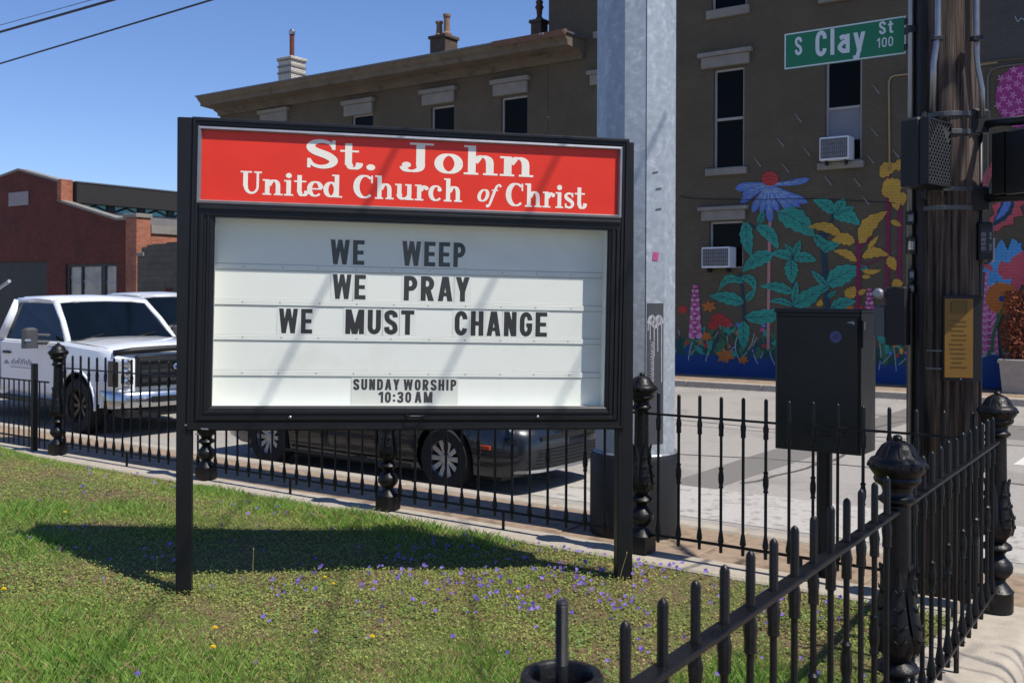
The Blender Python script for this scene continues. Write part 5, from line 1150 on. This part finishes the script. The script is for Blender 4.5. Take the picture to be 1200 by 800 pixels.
mb.box(win[0]+.002,win[0]+f_*2,.05,.17,win[2]+.002,win[3]-.002); mb.box(win[1]-f_,win[1]-.002,.05,.17,win[2]+.002,win[3]-.002); mb.box(win[0]+f_*2,win[1]-f_,.052,.168,win[3]-f_,win[3]-.003); mb.box(win[0]+f_*2,win[1]-f_,.052,.168,win[2]+.003,win[2]+f_)
for px,wd in ((95,.12),(120,.32)): x=A(px); mb.box(x-wd/2,x+wd/2,.054,.166,win[2]+f_,win[3]-f_)
sw=mb.build('window',M_blackmat,rb)
mb=MB(); mb.box(win[0]+.1,win[1]-.05,.11,.12,win[2]+.05,win[3]-.05); mb.build('pane',mat('grey_window_blind','#77746f',.3,0,.25,1.2,coat=.5,col2='#4e4d52',v2=.5,scale2=1.0),sw)
for k in range(3): 
    x0=A(80+18*k); mb=MB(); 
    for f in ribbon(smooth([(x0,win[3]-.45),(x0+.35,win[3]-.75),(x0+.9,win[3]-.85),(x0+1.3,win[3]-.6)]),lambda t,u:.09): mb.add([(x,.105,z) for x,z in f],[(0,1,2,3)])
    mb.build('swag',mat('pale_swag','#8e8d90',.6,0,.1,4),sw)
# lit right flank with clerestory running back
sx=xs_-.05
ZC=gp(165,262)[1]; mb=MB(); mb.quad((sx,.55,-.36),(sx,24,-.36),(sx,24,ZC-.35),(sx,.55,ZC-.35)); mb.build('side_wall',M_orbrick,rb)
mb=MB(); mb.box(sx-.3,sx+.08,.56,24,ZC-.36,ZC-.02); mb.build('wall_coping',M_stone,rb)
ax=gp(72,220)[0]
zt1=gp(72,213)[1]; zt0=gp(72,245)[1]
M_tealg=mat('teal_clerestory_glass','#4fa5a8',.3,0,.15,1,coat=.4)
mb=MB(); mb.box(ax+.02,ax+.1,.6,26,zt0-1.2,zt0-.0); mb.box(ax-8,sx-.3,.6,24,zt0-1.3,zt0-1.2); mb.build('roof_deck',mat('grey_roofing','#6c6a69',.9,0,.15,2),rb)
mb=MB(); mb.box(ax-8,ax+.35,.52,26.4,zt1-.9,zt1); mb.build('roof',mat('dark_roof_fascia','#1e1c1c',.8,0,.2,3),rb)
mb=MB(); mb.box(ax-8,ax+.38,.50,26.5,zt1+.002,zt1+.06); mb.build('roof_trim',M_roof,rb)
y=1.0
while y<25:
    mb=MB(); mb.box(ax+.0,ax+.06,y,y+1.15,zt0+.005,zt1-.91); mb.build('clerestory_pane',M_tealg,rb)
    mb=MB(); mb.box(ax-.02,ax+.14,y+1.16,y+1.55,zt0+.002,zt1-.902); mb.build('steel_column',M_blackmat,rb)
    for s in (1,-1):
        mb=MB(); mb.tube([(ax+.1,y+(0 if s>0 else 1.15),zt0+.05),(ax+.1,y+.57,zt1-.95)],.045,5); mb.build('truss_member',M_blackmat,rb)
    y+=1.6
mb=MB(); mb.box(gx0,ax-.0,.4,24,zl-.1,zl); mb.build('low_roof',M_roof,rb)
# grey block wall right of the garage
bw_=thing('block_wall','weathered grey concrete block wall with broken stepped top beside the red garage','wall',W(0,BG-.4,0),TH)
def bp(px,py): return wp(px,py,BG-.4)
zz=bp(185,288)[1]; x0=bp(161,300)[0]; mb=MB()
stp=[(161,300),(166,296),(172,290),(180,287),(195,286),(225,284),(300,284)]
for (p0,y0),(p1,y1) in zip(stp[:-1],stp[1:]):
    xa=bp(p0,300)[0]; xb=bp(p1,300)[0]-.002; n_=max(1,int((xb-xa)/.5)); za=bp(p0,y1)[1]
    mb.box(xa,xb,0,.22,-.36,za)
mb.build('wall',M_block,bw_)
mb=MB(); x=bp(163,300)[0]; mb.bbox(x-.1,x+.35,-.06,.28,bp(163,300)[1],bp(163,297)[1]+.04,.01); mb.build('loose_cap',M_stone,bw_)
r=(bp(194,300)[0],bp(202,300)[0],.0,bp(198,337)[1]); mb=MB(); mb.box(r[0],r[1],-.02,-.003,r[2],r[3]); mb.build('patch',M_redbrick,bw_)
# ================================================================== VEHICLES  (x forward, y to the vehicle's left, z up)
def boolean_cut(o, cutters):
    for c in cutters:
        md=o.modifiers.new('b','BOOLEAN'); md.object=c; md.operation='DIFFERENCE'; md.solver='EXACT'
    bpy.context.view_layer.update(); dg=bpy.context.evaluated_depsgraph_get()
    me=bpy.data.meshes.new_from_object(o.evaluated_get(dg)); o.modifiers.clear(); o.data=me
    for c in cutters: bpy.data.objects.remove(c)
def loft(stations, smoothit=True):
    """stations: [(x, [(y,z)...])] half sections from bottom centre round to top centre; mirrored"""
    mb=MB(); rings=[]
    for x,hs in stations:
        full=[(x,-y,z) for y,z in hs]+[(x,y,z) for y,z in reversed(hs) if y>1e-6]
        rings.append(full)
    n=len(rings[0]); vs=[v for r_ in rings for v in r_]; fs=[]
    for i in range(len(rings)-1):
        for k in range(n):
            j=(k+1)%n; fs.append((i*n+k,(i+1)*n+k,(i+1)*n+j,i*n+j))
    fs+=[tuple(range(n)),tuple((len(rings)-1)*n+k for k in range(n-1,-1,-1))]
    mb.add(vs,fs); return mb
def sec(hw,zb,zt,crown=.03,tuck=.06,sh=.05):
    h=zt-zb
    return [(0,zb),(hw*.8,zb),(hw-.06,zb+.02),(hw-.015,zb+h*.18),(hw,zb+h*.45),(hw-.01,zb+h*.72),(hw-tuck*.5,zt-sh*1.2),(hw-tuck,zt-sh*.35),(hw-tuck-.10,zt),(hw*.5,zt+crown*.8),(0,zt+crown)]
def wheel(parent,x,y,r,w_,rimm,style=5,side=-1):
    t=MB(); pr=[(r*.60,-w_/2),(r*.93,-w_/2),(r*.99,-w_*.36),(r,-w_*.2),(r,w_*.2),(r*.99,w_*.36),(r*.93,w_/2),(r*.60,w_/2)]
    t.lathe(pr,36,cap=False); 
    wh=t.build('wheel',M_tyre,parent,(x,y,r),(R(90),0,0),smooth=True,sharp=40)
    m1=MB(); rr=r*.64
    m1.lathe([(rr*.97,-w_*.3),(rr,w_*.42),(rr*.93,w_*.44),(rr*.9,w_*.25),(rr*.9,-.2*w_)],32,cap=False)
    for k in range(style*2 if style<6 else style):
        g1=2*math.pi*k/(style*2 if style<6 else style); c,s=math.cos(g1),math.sin(g1); wd=.019
        off=.03 if style<6 else 0
        p=lambda rad,tn,z:(c*rad-s*tn,s*rad+c*tn,z)
        m1.add([p(.03,-wd,w_*.28),p(.03,wd,w_*.28),p(rr*.93,wd*1.5,w_*.36),p(rr*.93,-wd*1.5,w_*.36),p(.03,-wd,w_*.1),p(.03,wd,w_*.1),p(rr*.93,wd*1.5,w_*.12),p(rr*.93,-wd*1.5,w_*.12)],[(0,1,2,3),(0,3,7,4),(1,5,6,2),(3,2,6,7)])
    m1.lathe([(.065,w_*.1),(.065,w_*.3),(.05,w_*.36),(.001,w_*.37)],16)
    m3=MB(); m3.lathe([(rr*.92,-w_*.1),(.001,-w_*.1)],24,cap=False); m3.lathe([(rr*.62,-w_*.06),(rr*.62,w_*.0),(.02,w_*.0)],24,cap=False); m3.build('brake_disc',M_blackmat,wh,rot=(0 if side<0 else R(180),0,0))
    rm=m1.build('rim',rimm,wh,smooth=True,sharp=35)
    if side<0: pass
    else: rm.rotation_euler=(R(180),0,0)
    return wh
def cyl_cutter(x,y0,y1,z,r):
    mb=MB(); n=32; vs=[(x+r*math.cos(2*math.pi*k/n),y,z+r*math.sin(2*math.pi*k/n)) for y in (y0,y1) for k in range(n)]
    mb.add(vs,[(k,(k+1)%n,n+(k+1)%n,n+k) for k in range(n)]+[tuple(range(n-1,-1,-1)),tuple(n+k for k in range(n))]); return mb.mesh('cut')
def finish_body(name,mb,mt,parent,axles,r,hw,sharp=28):
    me=mb.mesh(name,False); bm=bmesh.new(); bm.from_mesh(me); bmesh.ops.recalc_face_normals(bm,faces=bm.faces[:]); bm.to_mesh(me); bm.free()
    o=link_mesh(name,me,None,None); cs=[]
    for x in axles:
        for s in (-1,1):
            c=link_mesh('c',cyl_cutter(x,s*(hw-.32),s*(hw+.2),r+.01,r*1.17),None)
            b2=bmesh.new(); b2.from_mesh(c.data); bmesh.ops.recalc_face_normals(b2,faces=b2.faces[:]); b2.to_mesh(c.data); b2.free(); cs.append(c)
    boolean_cut(o,cs); me=o.data; me.materials.clear(); me.materials.append(mt); me.materials.append(M_blackmat)
    for p in me.polygons:
        c=p.center; inside=any(math.hypot(c.x-x,c.z-(r+.01))<r*1.175 and abs(c.y)<hw+.1 and abs(c.y)>hw-.34 and math.hypot(c.x-x,c.z-(r+.01))>r*.2 for x in axles)
        far=any(math.hypot(c.x-x,c.z-(r+.01))>r*1.1 or abs(abs(c.y)-(hw-.32))<.01 for x in axles)
        n_=p.normal
        if inside and (abs(abs(c.y)-(hw-.32))<.02 or (abs(n_.y)<.2 and any(abs(math.hypot(c.x-x,c.z-(r+.01))-r*1.17)<.03 for x in axles))): p.material_index=1
        p.use_smooth=True
    me.set_sharp_from_angle(angle=R(sharp)); o.parent=parent; return o
def seam(name,parent,pts,mt=M_blackmat,w_=.006): mb=MB(); mb.tube(pts,w_,5); return mb.build(name,mt,parent)
def quadpart(name,parent,pts,mt,th=.006):
    c=[Vector(p) for p in pts]; n=(c[1]-c[0]).cross(c[-1]-c[0]).normalized()*th; k=len(c); mb=MB()
    mb.add([p+n for p in c]+[p-n for p in c],[tuple(range(k)),tuple(range(2*k-1,k-1,-1))]+[(i,k+i,k+(i+1)%k,(i+1)%k) for i in range(k)]); return mb.build(name,mt,parent)
def pickup(name,label,loc,rz,paint,detail=True):
    t=thing(name,label,'pickup truck',loc,rz); hw=1.0; r=.41
    st=[(.93,sec(.90,.52,1.10,.02)),(.88,sec(.96,.48,1.20,.03)),(.75,sec(.99,.45,1.255,.05)),(.45,sec(1.0,.44,1.285,.06)),(0,sec(1.0,.44,1.31,.065)),(-.45,sec(1.0,.42,1.335,.05)),(-.60,sec(1.0,.42,1.33,.0)),(-1.2,sec(1.0,.42,1.33,0)),(-2.45,sec(1.0,.42,1.34,0)),(-2.5,sec(1.0,.44,1.38,0)),(-4.75,sec(.99,.5,1.38,0)),(-4.8,sec(.95,.55,1.34,0))]
    body=finish_body('body',loft(st),paint,t,(0,-3.6),r,hw)
    # cab: pillars and roof as one shell, panes between
    bl=[(-.52,.84,1.33),(-2.38,.90,1.34)]; A_b=Vector((-.50,.86,1.32)); A_t=Vector((-1.16,.72,1.92)); B_b=Vector((-2.40,.92,1.33)); B_t=Vector((-2.28,.74,1.93))
    mb=MB()
    for s in (-1,1):
        f=lambda v:Vector((v.x,v.y*s,v.z)); mb.tube([f(A_b)-Vector((0,0,.03)),f(A_b).lerp(f(A_t),.5)+Vector((.02,0,.015)),f(A_t)],[.05,.042,.05],8); mb.tube([f(A_t),f(A_t).lerp(f(B_t),.5)+Vector((0,0,.012)),f(B_t)],.045,8); mb.tube([f(B_b),f(B_t)],[.10,.08],8)
    mb.tube([(A_t.x,-A_t.y,A_t.z),(A_t.x+.06,0,A_t.z+.02),(A_t.x,A_t.y,A_t.z)],.045,8); mb.build('pillars',paint,t,smooth=True)
    rs=[(A_t.x+.06,.70,1.915,.03),(A_t.x-.05,.76,1.965,.03),(-1.6,.77,1.985,.035),(-2.1,.77,1.98,.03),(B_t.x-.02,.74,1.955,.02),(B_t.x-.1,.70,1.90,.01)]
    rf_=loft([(x,[(0,z-.06),(w_*.8,z-.06),(w_+.0,z-.045),(w_+.015,z-.02),(w_-.04,z+.012),(w_*.6,z+.012+c*.6),(0,z+.012+c)]) for x,w_,z,c in rs]); rf_.build('roof',paint,t,smooth=True,sharp=40)
    quadpart('windshield',t,[(A_b.x+.02,-A_b.y+.02,A_b.z),(A_b.x+.10,0,A_b.z+.02),(A_b.x+.02,A_b.y-.02,A_b.z),(A_t.x+.02,A_t.y-.02,A_t.z),(A_t.x+.07,0,A_t.z+.02),(A_t.x+.02,-A_t.y+.02,A_t.z)],M_carglass)
    for s in (-1,1):
        quadpart('side_window',t,[(A_b.x-.02,s*(A_b.y+.01),A_b.z),(A_t.x-.02,s*(A_t.y+.01),A_t.z-.02),(B_t.x+.05,s*(B_t.y+.005),B_t.z-.02),(B_b.x+.05,s*(B_b.y-.0),B_b.z)],M_carglass)
    quadpart('rear_window',t,[(B_b.x,-.85,1.34),(B_b.x,.85,1.34),(B_t.x-.03,.7,1.9),(B_t.x-.03,-.7,1.9)],M_carglass)
    mb=MB(); mb.tube([(A_b.x+.11,-.75,1.345),(A_b.x-.05,-.25,1.43)],.010,5); mb.tube([(A_b.x+.13,.05,1.365),(A_b.x-.05,.55,1.43)],.010,5); mb.build('wipers',M_blackmat,t)
    mb=MB(); mb.box(A_b.x+.02,A_b.x+.14,-.84,.84,1.325,1.352); mb.build('cowl',M_blackmat,t)
    for s in (-1,1):   # doors, handles, tow mirrors
        y=s*(hw+.001)
        dr=quadpart('door',t,[(-.62,y*.988,.56),(-.62,y*.993,1.27),(-2.30,y*.993,1.28),(-2.30,y*.988,.56)] if s<0 else [(-2.30,y*.988,.56),(-2.30,y*.993,1.28),(-.62,y*.993,1.27),(-.62,y*.988,.56)],paint,.012)
        mb=MB(); mb.bbox(-2.2,-1.98,y-.02 if s>0 else y-.035,y+.035 if s>0 else y+.02,1.10,1.14,.008); mb.build('handle',M_blackmat,dr)
        mb=MB(); yy=s*1.20; mb.bbox(-1.02,-.90,yy-.11,yy+.11,1.22,1.53,.035); mb.tube([(-.94,s*.92,1.30),(-.94,s*1.12,1.31)],.035,8); mb.tube([(-.94,s*.92,1.41),(-.94,s*1.12,1.42)],.022,8); mr=mb.build('wing_mirror',mat('dark_grey_plastic','#3f4043',.5,0,.1,9),t)
        mb=MB(); mb.box(-.898,-.894,yy-.10,yy-.02,1.33,1.36) if s<0 else mb.box(-.898,-.894,yy+.02,yy+.10,1.33,1.36); mb.build('marker_lamp',M_chrome,mr)
    for s in (-1,1):
        y=s*1.004
        seam('panel_seam',t,[(-.60,y*.99,.50),(-.60,y,.8),(-.60,y*.995,1.28)],w_=.005); seam('panel_seam',t,[(-2.32,y*.99,.50),(-2.32,y,.8),(-2.32,y*.995,1.28)],w_=.005)
        seam('panel_seam',t,[(-.6,y*.985,1.285),(-1.2,y*.985,1.29),(-2.4,y*.985,1.30)],w_=.006)
        seam('bonnet_seam',t,[(-.45,s*.90,1.325),(.1,s*.90,1.30),(.6,s*.89,1.262),(.84,s*.86,1.215)],w_=.005)
        mb=MB(); mb.bbox(-2.3,-.55,min(s*.93,s*1.06),max(s*.93,s*1.06),.40,.45,.012); mb.build('running_board',M_blackmat,t)
        for ax_ in (0,-3.6):
            mb=MB(); mb.tube([(ax_+.50*math.cos(R(a_)),s*1.0,r+.01+.50*math.sin(R(a_))) for a_ in range(-5,186,12)],.022,6); mb.build('arch_lip',paint,t,smooth=True)
    mb=MB(); mb.bbox(-1.9,.6,-.35,.35,1.33,1.334,.001)
    # nose
    fx=.945
    mb=MB(); mb.bbox(fx-.05,fx+.03,-.66,.66,.72,1.16,.02); gr=mb.build('grille',M_blackmat,t)
    for z in (1.10,.93,.80): mb=MB(); mb.bbox(fx+.02,fx+.06,-.64,.64,z-.022,z+.022,.008); mb.build('grille_bar',M_darkmetal,gr)
    mb=MB(); mb.lathe([(.13,0),(.13,.02),(.118,.03),(.001,.032)],24); em=mb.build('emblem',M_chrome,gr,(fx+.055,0,.99),(0,R(90),0)); em.scale=(.5,1,1)
    mb=MB(); mb.lathe([(.112,.03),(.10,.036),(.001,.037)],24); e2=mb.build('emblem_centre',M_bluelogo,gr,(fx+.058,0,.99),(0,R(90),0)); e2.scale=(.5,1,1)
    for s in (-1,1):
        mb=MB(); mb.bbox(fx-.22,fx+.0,min(s*.68,s*.97),max(s*.68,s*.97),.72,1.13,.03); hl=mb.build('headlight',M_lamp,t)
        for z in (1.06,.92,.79): mb=MB(); mb.lathe([(.055,0),(.055,.02),(.03,.03),(.001,.03)],14); mb.build('lamp_cell',M_chrome,hl,(fx+.003,s*.80,z),(0,R(90),0))
        mb=MB(); mb.bbox(fx-.16,fx+.008,min(s*.90,s*.985),max(s*.90,s*.985),.74,1.10,.02); mb.build('amber_lamp',mat('dark_amber','#231a13',.2,0,.2,9),hl)
    # bonnet guard
    mb=MB(); mb.tube([(fx-.10,-.93,1.20),(fx-.01,-.7,1.235),(fx+.03,-.3,1.25),(fx+.04,0,1.255),(fx+.03,.3,1.25),(fx-.01,.7,1.235),(fx-.10,.93,1.20)],.045,8); mb.build('bonnet_guard',M_blackmat,t,smooth=True)
    # bumper
    bs_=[(-1.0,-.30),(-.97,-.04),(-.80,.06),(-.4,.11),(0,.12),(.4,.11),(.80,.06),(.97,-.04),(1.0,-.30)]; mb=MB(); vs=[]; 
    pr=[(0,.42),(.05,.44),(.07,.52),(.06,.62),(.03,.66),(0,.67)]
    for y,dx in bs_:
        for px_,z in pr: vs.append((fx-.03+dx+px_,y,z))
    n=len(pr); mb.add(vs,[(i*n+k,(i+1)*n+k,(i+1)*n+k+1,i*n+k+1) for i in range(len(bs_)-1) for k in range(n-1)]+[((i*n+n-1),(i+1)*n+n-1,(i+1)*n,i*n) for i in range(len(bs_)-1)]); bu=mb.build('bumper',M_chrome,t,smooth=True)
    mb=MB(); mb.bbox(fx+.11,fx+.165,-.5,.5,.50,.59,.01); mb.build('bumper_slot',M_blackmat,bu)
    mb=MB(); mb.bbox(fx+.165,fx+.18,.10,.40,.47,.62,.004); mb.build('number_plate',M_signwhite,bu)
    mb=MB(); mb.bbox(fx-.25,fx+.07,-.85,.85,.30,.43,.03); mb.build('air_dam',M_blackmat,t)
    for x in (0,-3.6):
        for s in (-1,1): wheel(t,x,s*.86,r,.27,M_rimdark,8,side=s)
    mb=MB(); mb.box(-4.2,.4,-.7,.7,.30,.44); mb.build('chassis',M_blackmat,t)
    return t
P1=pickup('white_pickup','white pickup truck with chrome bumper and black grille parked behind the fence',W(-10.5,3.42,ZR),TH-R(3.5),M_carwhite); P1.scale=(1.04,1.04,1.0)
# faded door decal: a small triangle and a blurred word too worn to read
q=MB(); q.add([(-2.22,-1.004,.93),(-2.12,-1.004,1.03),(-2.02,-1.004,.93)],[(0,1,2)]); q.build('door_decal',M_decal,P1)
rs9=random.Random(3)
for k in range(9):
    q=MB(); x=-1.97+k*.075; hgt=rs9.uniform(.04,.12)
    for f in ribbon(smooth([(x,.925),(x+rs9.uniform(0,.03),.93+hgt*.6),(x+rs9.uniform(.02,.06),.93+hgt),(x+rs9.uniform(.03,.07),.95)]),lambda t,u:.022): q.add([(a,-1.0045-.0001*k,b) for a,b in f],[(0,1,2,3)])
    q.build('door_decal',M_decal,P1)
q=MB(); q.box(-2.0,-1.3,-1.005,-1.003,.885,.90); q.build('door_decal',M_decal,P1)
# pipe rack behind the cab
mb=MB(); mb.tube([(-2.62,-.93,1.38),(-2.62,-.93,2.10),(-2.2,-.93,2.24)],.028,8); mb.tube([(-2.62,-.93,1.72),(-2.9,-.93,1.42)],.022,8); mb.build('rack',M_trim,P1)
P2=pickup('white_pickup','second white pickup truck half hidden behind the first one at left',W(-13.9,7.2,ZR),TH,M_cargrey)
P2.scale=(1,1,1.04)
def sedan(name,label,loc,rz,paint):
    t=thing(name,label,'car',loc,rz); hw=.91; r=.325
    S=lambda hw_,zb,zt,c=.03: sec(hw_,zb,zt,c,.10,.06)
    st=[(.98,S(.50,.30,.60,.01)),(.93,S(.68,.22,.66)),(.82,S(.80,.18,.70,.03)),(.6,S(.88,.17,.76,.05)),(.3,S(.905,.17,.81,.06)),(-.2,S(.91,.17,.87,.06)),(-.55,S(.91,.17,.92,.04)),(-.8,S(.91,.17,.93,.0)),(-2.6,S(.91,.17,.96,.0)),(-2.9,S(.90,.18,.97,.03)),(-3.3,S(.87,.20,.98,.04)),(-3.6,S(.80,.26,.96,.03)),(-3.72,S(.70,.36,.90,.01))]
    finish_body('body',loft(st),paint,t,(0,-2.73),r,hw,32)
    gs=[(-.62,.70,.92,.93),(-1.05,.66,.95,1.22),(-1.45,.62,.95,1.38),(-1.9,.60,.95,1.43),(-2.4,.59,.96,1.41),(-2.8,.60,.96,1.30),(-3.15,.64,.97,1.10),(-3.3,.70,.97,.99)]
    lf=loft([(x,[(0,zb),(.80,zb),(.83,zb+.01),(w_+.6*(.83-w_)*max(0,1-(zt-zb)/.48)+.05,(zb+zt)/2+.02),(w_+.03,zt-.06),(w_-.06,zt),(w_*.5,zt+.02),(0,zt+.025)]) for x,w_,zb,zt in gs]); lf.build('cabin_glass',M_carglass,t,smooth=True,sharp=35)
    lr=loft([(x,[(0,z-.012),(w_*.9,z-.012),(w_,z-.02),(w_+.005,z-.01),(w_-.06,z+.014),(w_*.5,z+.03),(0,z+.036)]) for x,w_,z in ((-1.35,.60,1.365),(-1.5,.615,1.395),(-1.9,.605,1.437),(-2.4,.595,1.42),(-2.75,.60,1.335))]); lr.build('roof',paint,t,smooth=True,sharp=40)
    mb=MB()
    for s in (-1,1):
        mb.tube([(-.60,s*.80,.93),(-1.0,s*.74,1.19),(-1.42,s*.655,1.38)],.028,6); mb.tube([(-1.42,s*.655,1.38),(-1.9,s*.64,1.43),(-2.4,s*.63,1.41),(-2.8,s*.66,1.31),(-3.25,s*.76,1.02)],.026,6); mb.tube([(-1.95,s*.85,.95),(-2.0,s*.645,1.42)],.03,6)
    mb.build('pillars',paint,t,smooth=True)
    for s in (-1,1):
        y=s*.912
        for xa,xb in ((-.62,-1.72),(-1.76,-2.62)):
            seam('door_seam',t,[(xa,y,.32),(xa,y*.998,.62),(xa,y*.985,.86)]); seam('door_seam',t,[(xb,y,.32),(xb,y*.998,.62),(xb,y*.985,.86)])
            mb=MB(); mb.bbox(xb+.08,xb+.26,min(y*.98,y*1.03),max(y*.98,y*1.03),.74,.77,.008); mb.build('handle',M_chrome,t)
        mb=MB(); mb.bbox(-.95,-.80,min(s*.9,s*1.08),max(s*.9,s*1.08),.95,1.07,.03); mb.build('wing_mirror',paint,t)
        mb=MB(); mb.bbox(-2.4,-.42,min(y,y*1.012),max(y,y*1.012),.20,.235,.005); mb.build('sill_strip',M_darkmetal,t)
        mb=MB(); mb.lathe([(.001,-.02),(.15,-.015),(.17,0),(.15,.02),(.001,.025)],16); hl=mb.build('headlight',M_lamp,t,(.70,s*.68,.665),(R(s*62),0,R(s*52))); hl.scale=(1.05,.42,1)
        mb=MB(); mb.bbox(.46,.60,min(s*.872,s*.902),max(s*.872,s*.902),.47,.51,.006); mb.build('side_reflector',M_orange,t)
        mb=MB(); mb.bbox(-3.66,-3.5,min(s*.55,s*.82),max(s*.55,s*.82),.74,.86,.02); mb.build('tail_light',mat('tail_red','#7a1014',.3,0,.1,9),t)
    # grille mouth wrapping the bumper, slats
    def wrap(z0,z1,pts,name,mt,par=t,off=.012):
        mb=MB(); vs=[]
        for x,y in pts: vs+=[(x+off,y,z0),(x+off,y,z1)]
        mb.add(vs,[(2*i,2*i+2,2*i+3,2*i+1) for i in range(len(pts)-1)]); return mb.build(name,mt,par)
    arcx=[(.80,-.78),(.90,-.68),(.965,-.52),(.985,-.3),(.995,0),(.985,.3),(.965,.52),(.90,.68),(.80,.78)]
    gm=wrap(.27,.46,arcx[1:-1],'grille',M_blackmat,off=.016)
    for z in (.30,.335,.37,.405,.44): wrap(z,z+.011,arcx[1:-1],'grille_slat',M_darkmetal,gm,off=.026)
    wrap(.235,.265,arcx,'chin_trim',M_chrome,t,off=.014)
    wrap(.55,.60,arcx[2:-2],'upper_grille',M_blackmat,t,off=.014)
    for x in (0,-2.73):
        for s in (-1,1): wheel(t,x,s*.80,r,.215,M_rim,5,side=s)
    mb=MB(); mb.box(-3.3,.6,-.7,.7,.13,.2); mb.build('underbody',M_blackmat,t)
    return t
sedan('blue_sedan','dark slate blue sedan parked at the kerb, seen through the fence beneath the sign',W(-3.55,3.15,ZR),TH,M_carblue)

# ================================================================== BARE STREET TREE at the side kerb, outside the frame on the right
tr=thing('street_tree','small bare branched street tree on the side pavement, outside the picture on the right','tree',(5.6,1.0,ZS-.05),0)
mb=MB(); rt=random.Random(11); tw=MB()
def branch(m,p,d,l,r_,depth):
    n=4; pts=[p]; dd=d.copy()
    for k in range(n):
        dd=(dd+Vector((rt.gauss(0,.12),rt.gauss(0,.12),rt.gauss(0,.06)+.03))).normalized(); pts.append(pts[-1]+dd*l/n)
    m.tube(pts,[r_*(1-.4*k/n) for k in range(n+1)],6 if depth<2 else 4,cap=False)
    if depth>=5: return
    for k in range(4 if depth<3 else 3):
        q=pts[rt.choice([2,3,4])]; nd=(dd+Vector((rt.gauss(0,.55),rt.gauss(0,.55),rt.gauss(0,.35)))).normalized(); branch(tw if depth>=1 else m,q,nd,l*rt.uniform(.6,.8),r_*.58,depth+1)
branch(mb,Vector((0,0,0)),Vector((0,0,1)),2.6,.13,0)
mb.build('trunk',M_wood,tr,smooth=True); tw.build('crown',M_wood,tr,smooth=True)['kind']='stuff'
shade_helper=thing('street_tree','unseen forked bare tree, added on the corner pavement to shade the wooden pole','tree',(3.62,5.40,ZS-.05),0)  # added out of view: its trunk shades the lower wooden pole
mb=MB(); tw=MB(); rt=random.Random(5)
mb.tube([(0,0,0),(.02,.01,1.4),(-.01,0,2.6),(.0,0,4.0)],[.21,.18,.17,.15],10,cap=False)
for k in range(3): branch(tw,Vector((0,0,3.9)),Vector((math.cos(1.6*k+.4)*.5+.35,math.sin(1.6*k+.4)*.5,.8)).normalized(),.8,.035,4)
mb.build('trunk',M_wood,shade_helper,smooth=True); tw.build('crown',M_wood,shade_helper,smooth=True)['kind']='stuff'
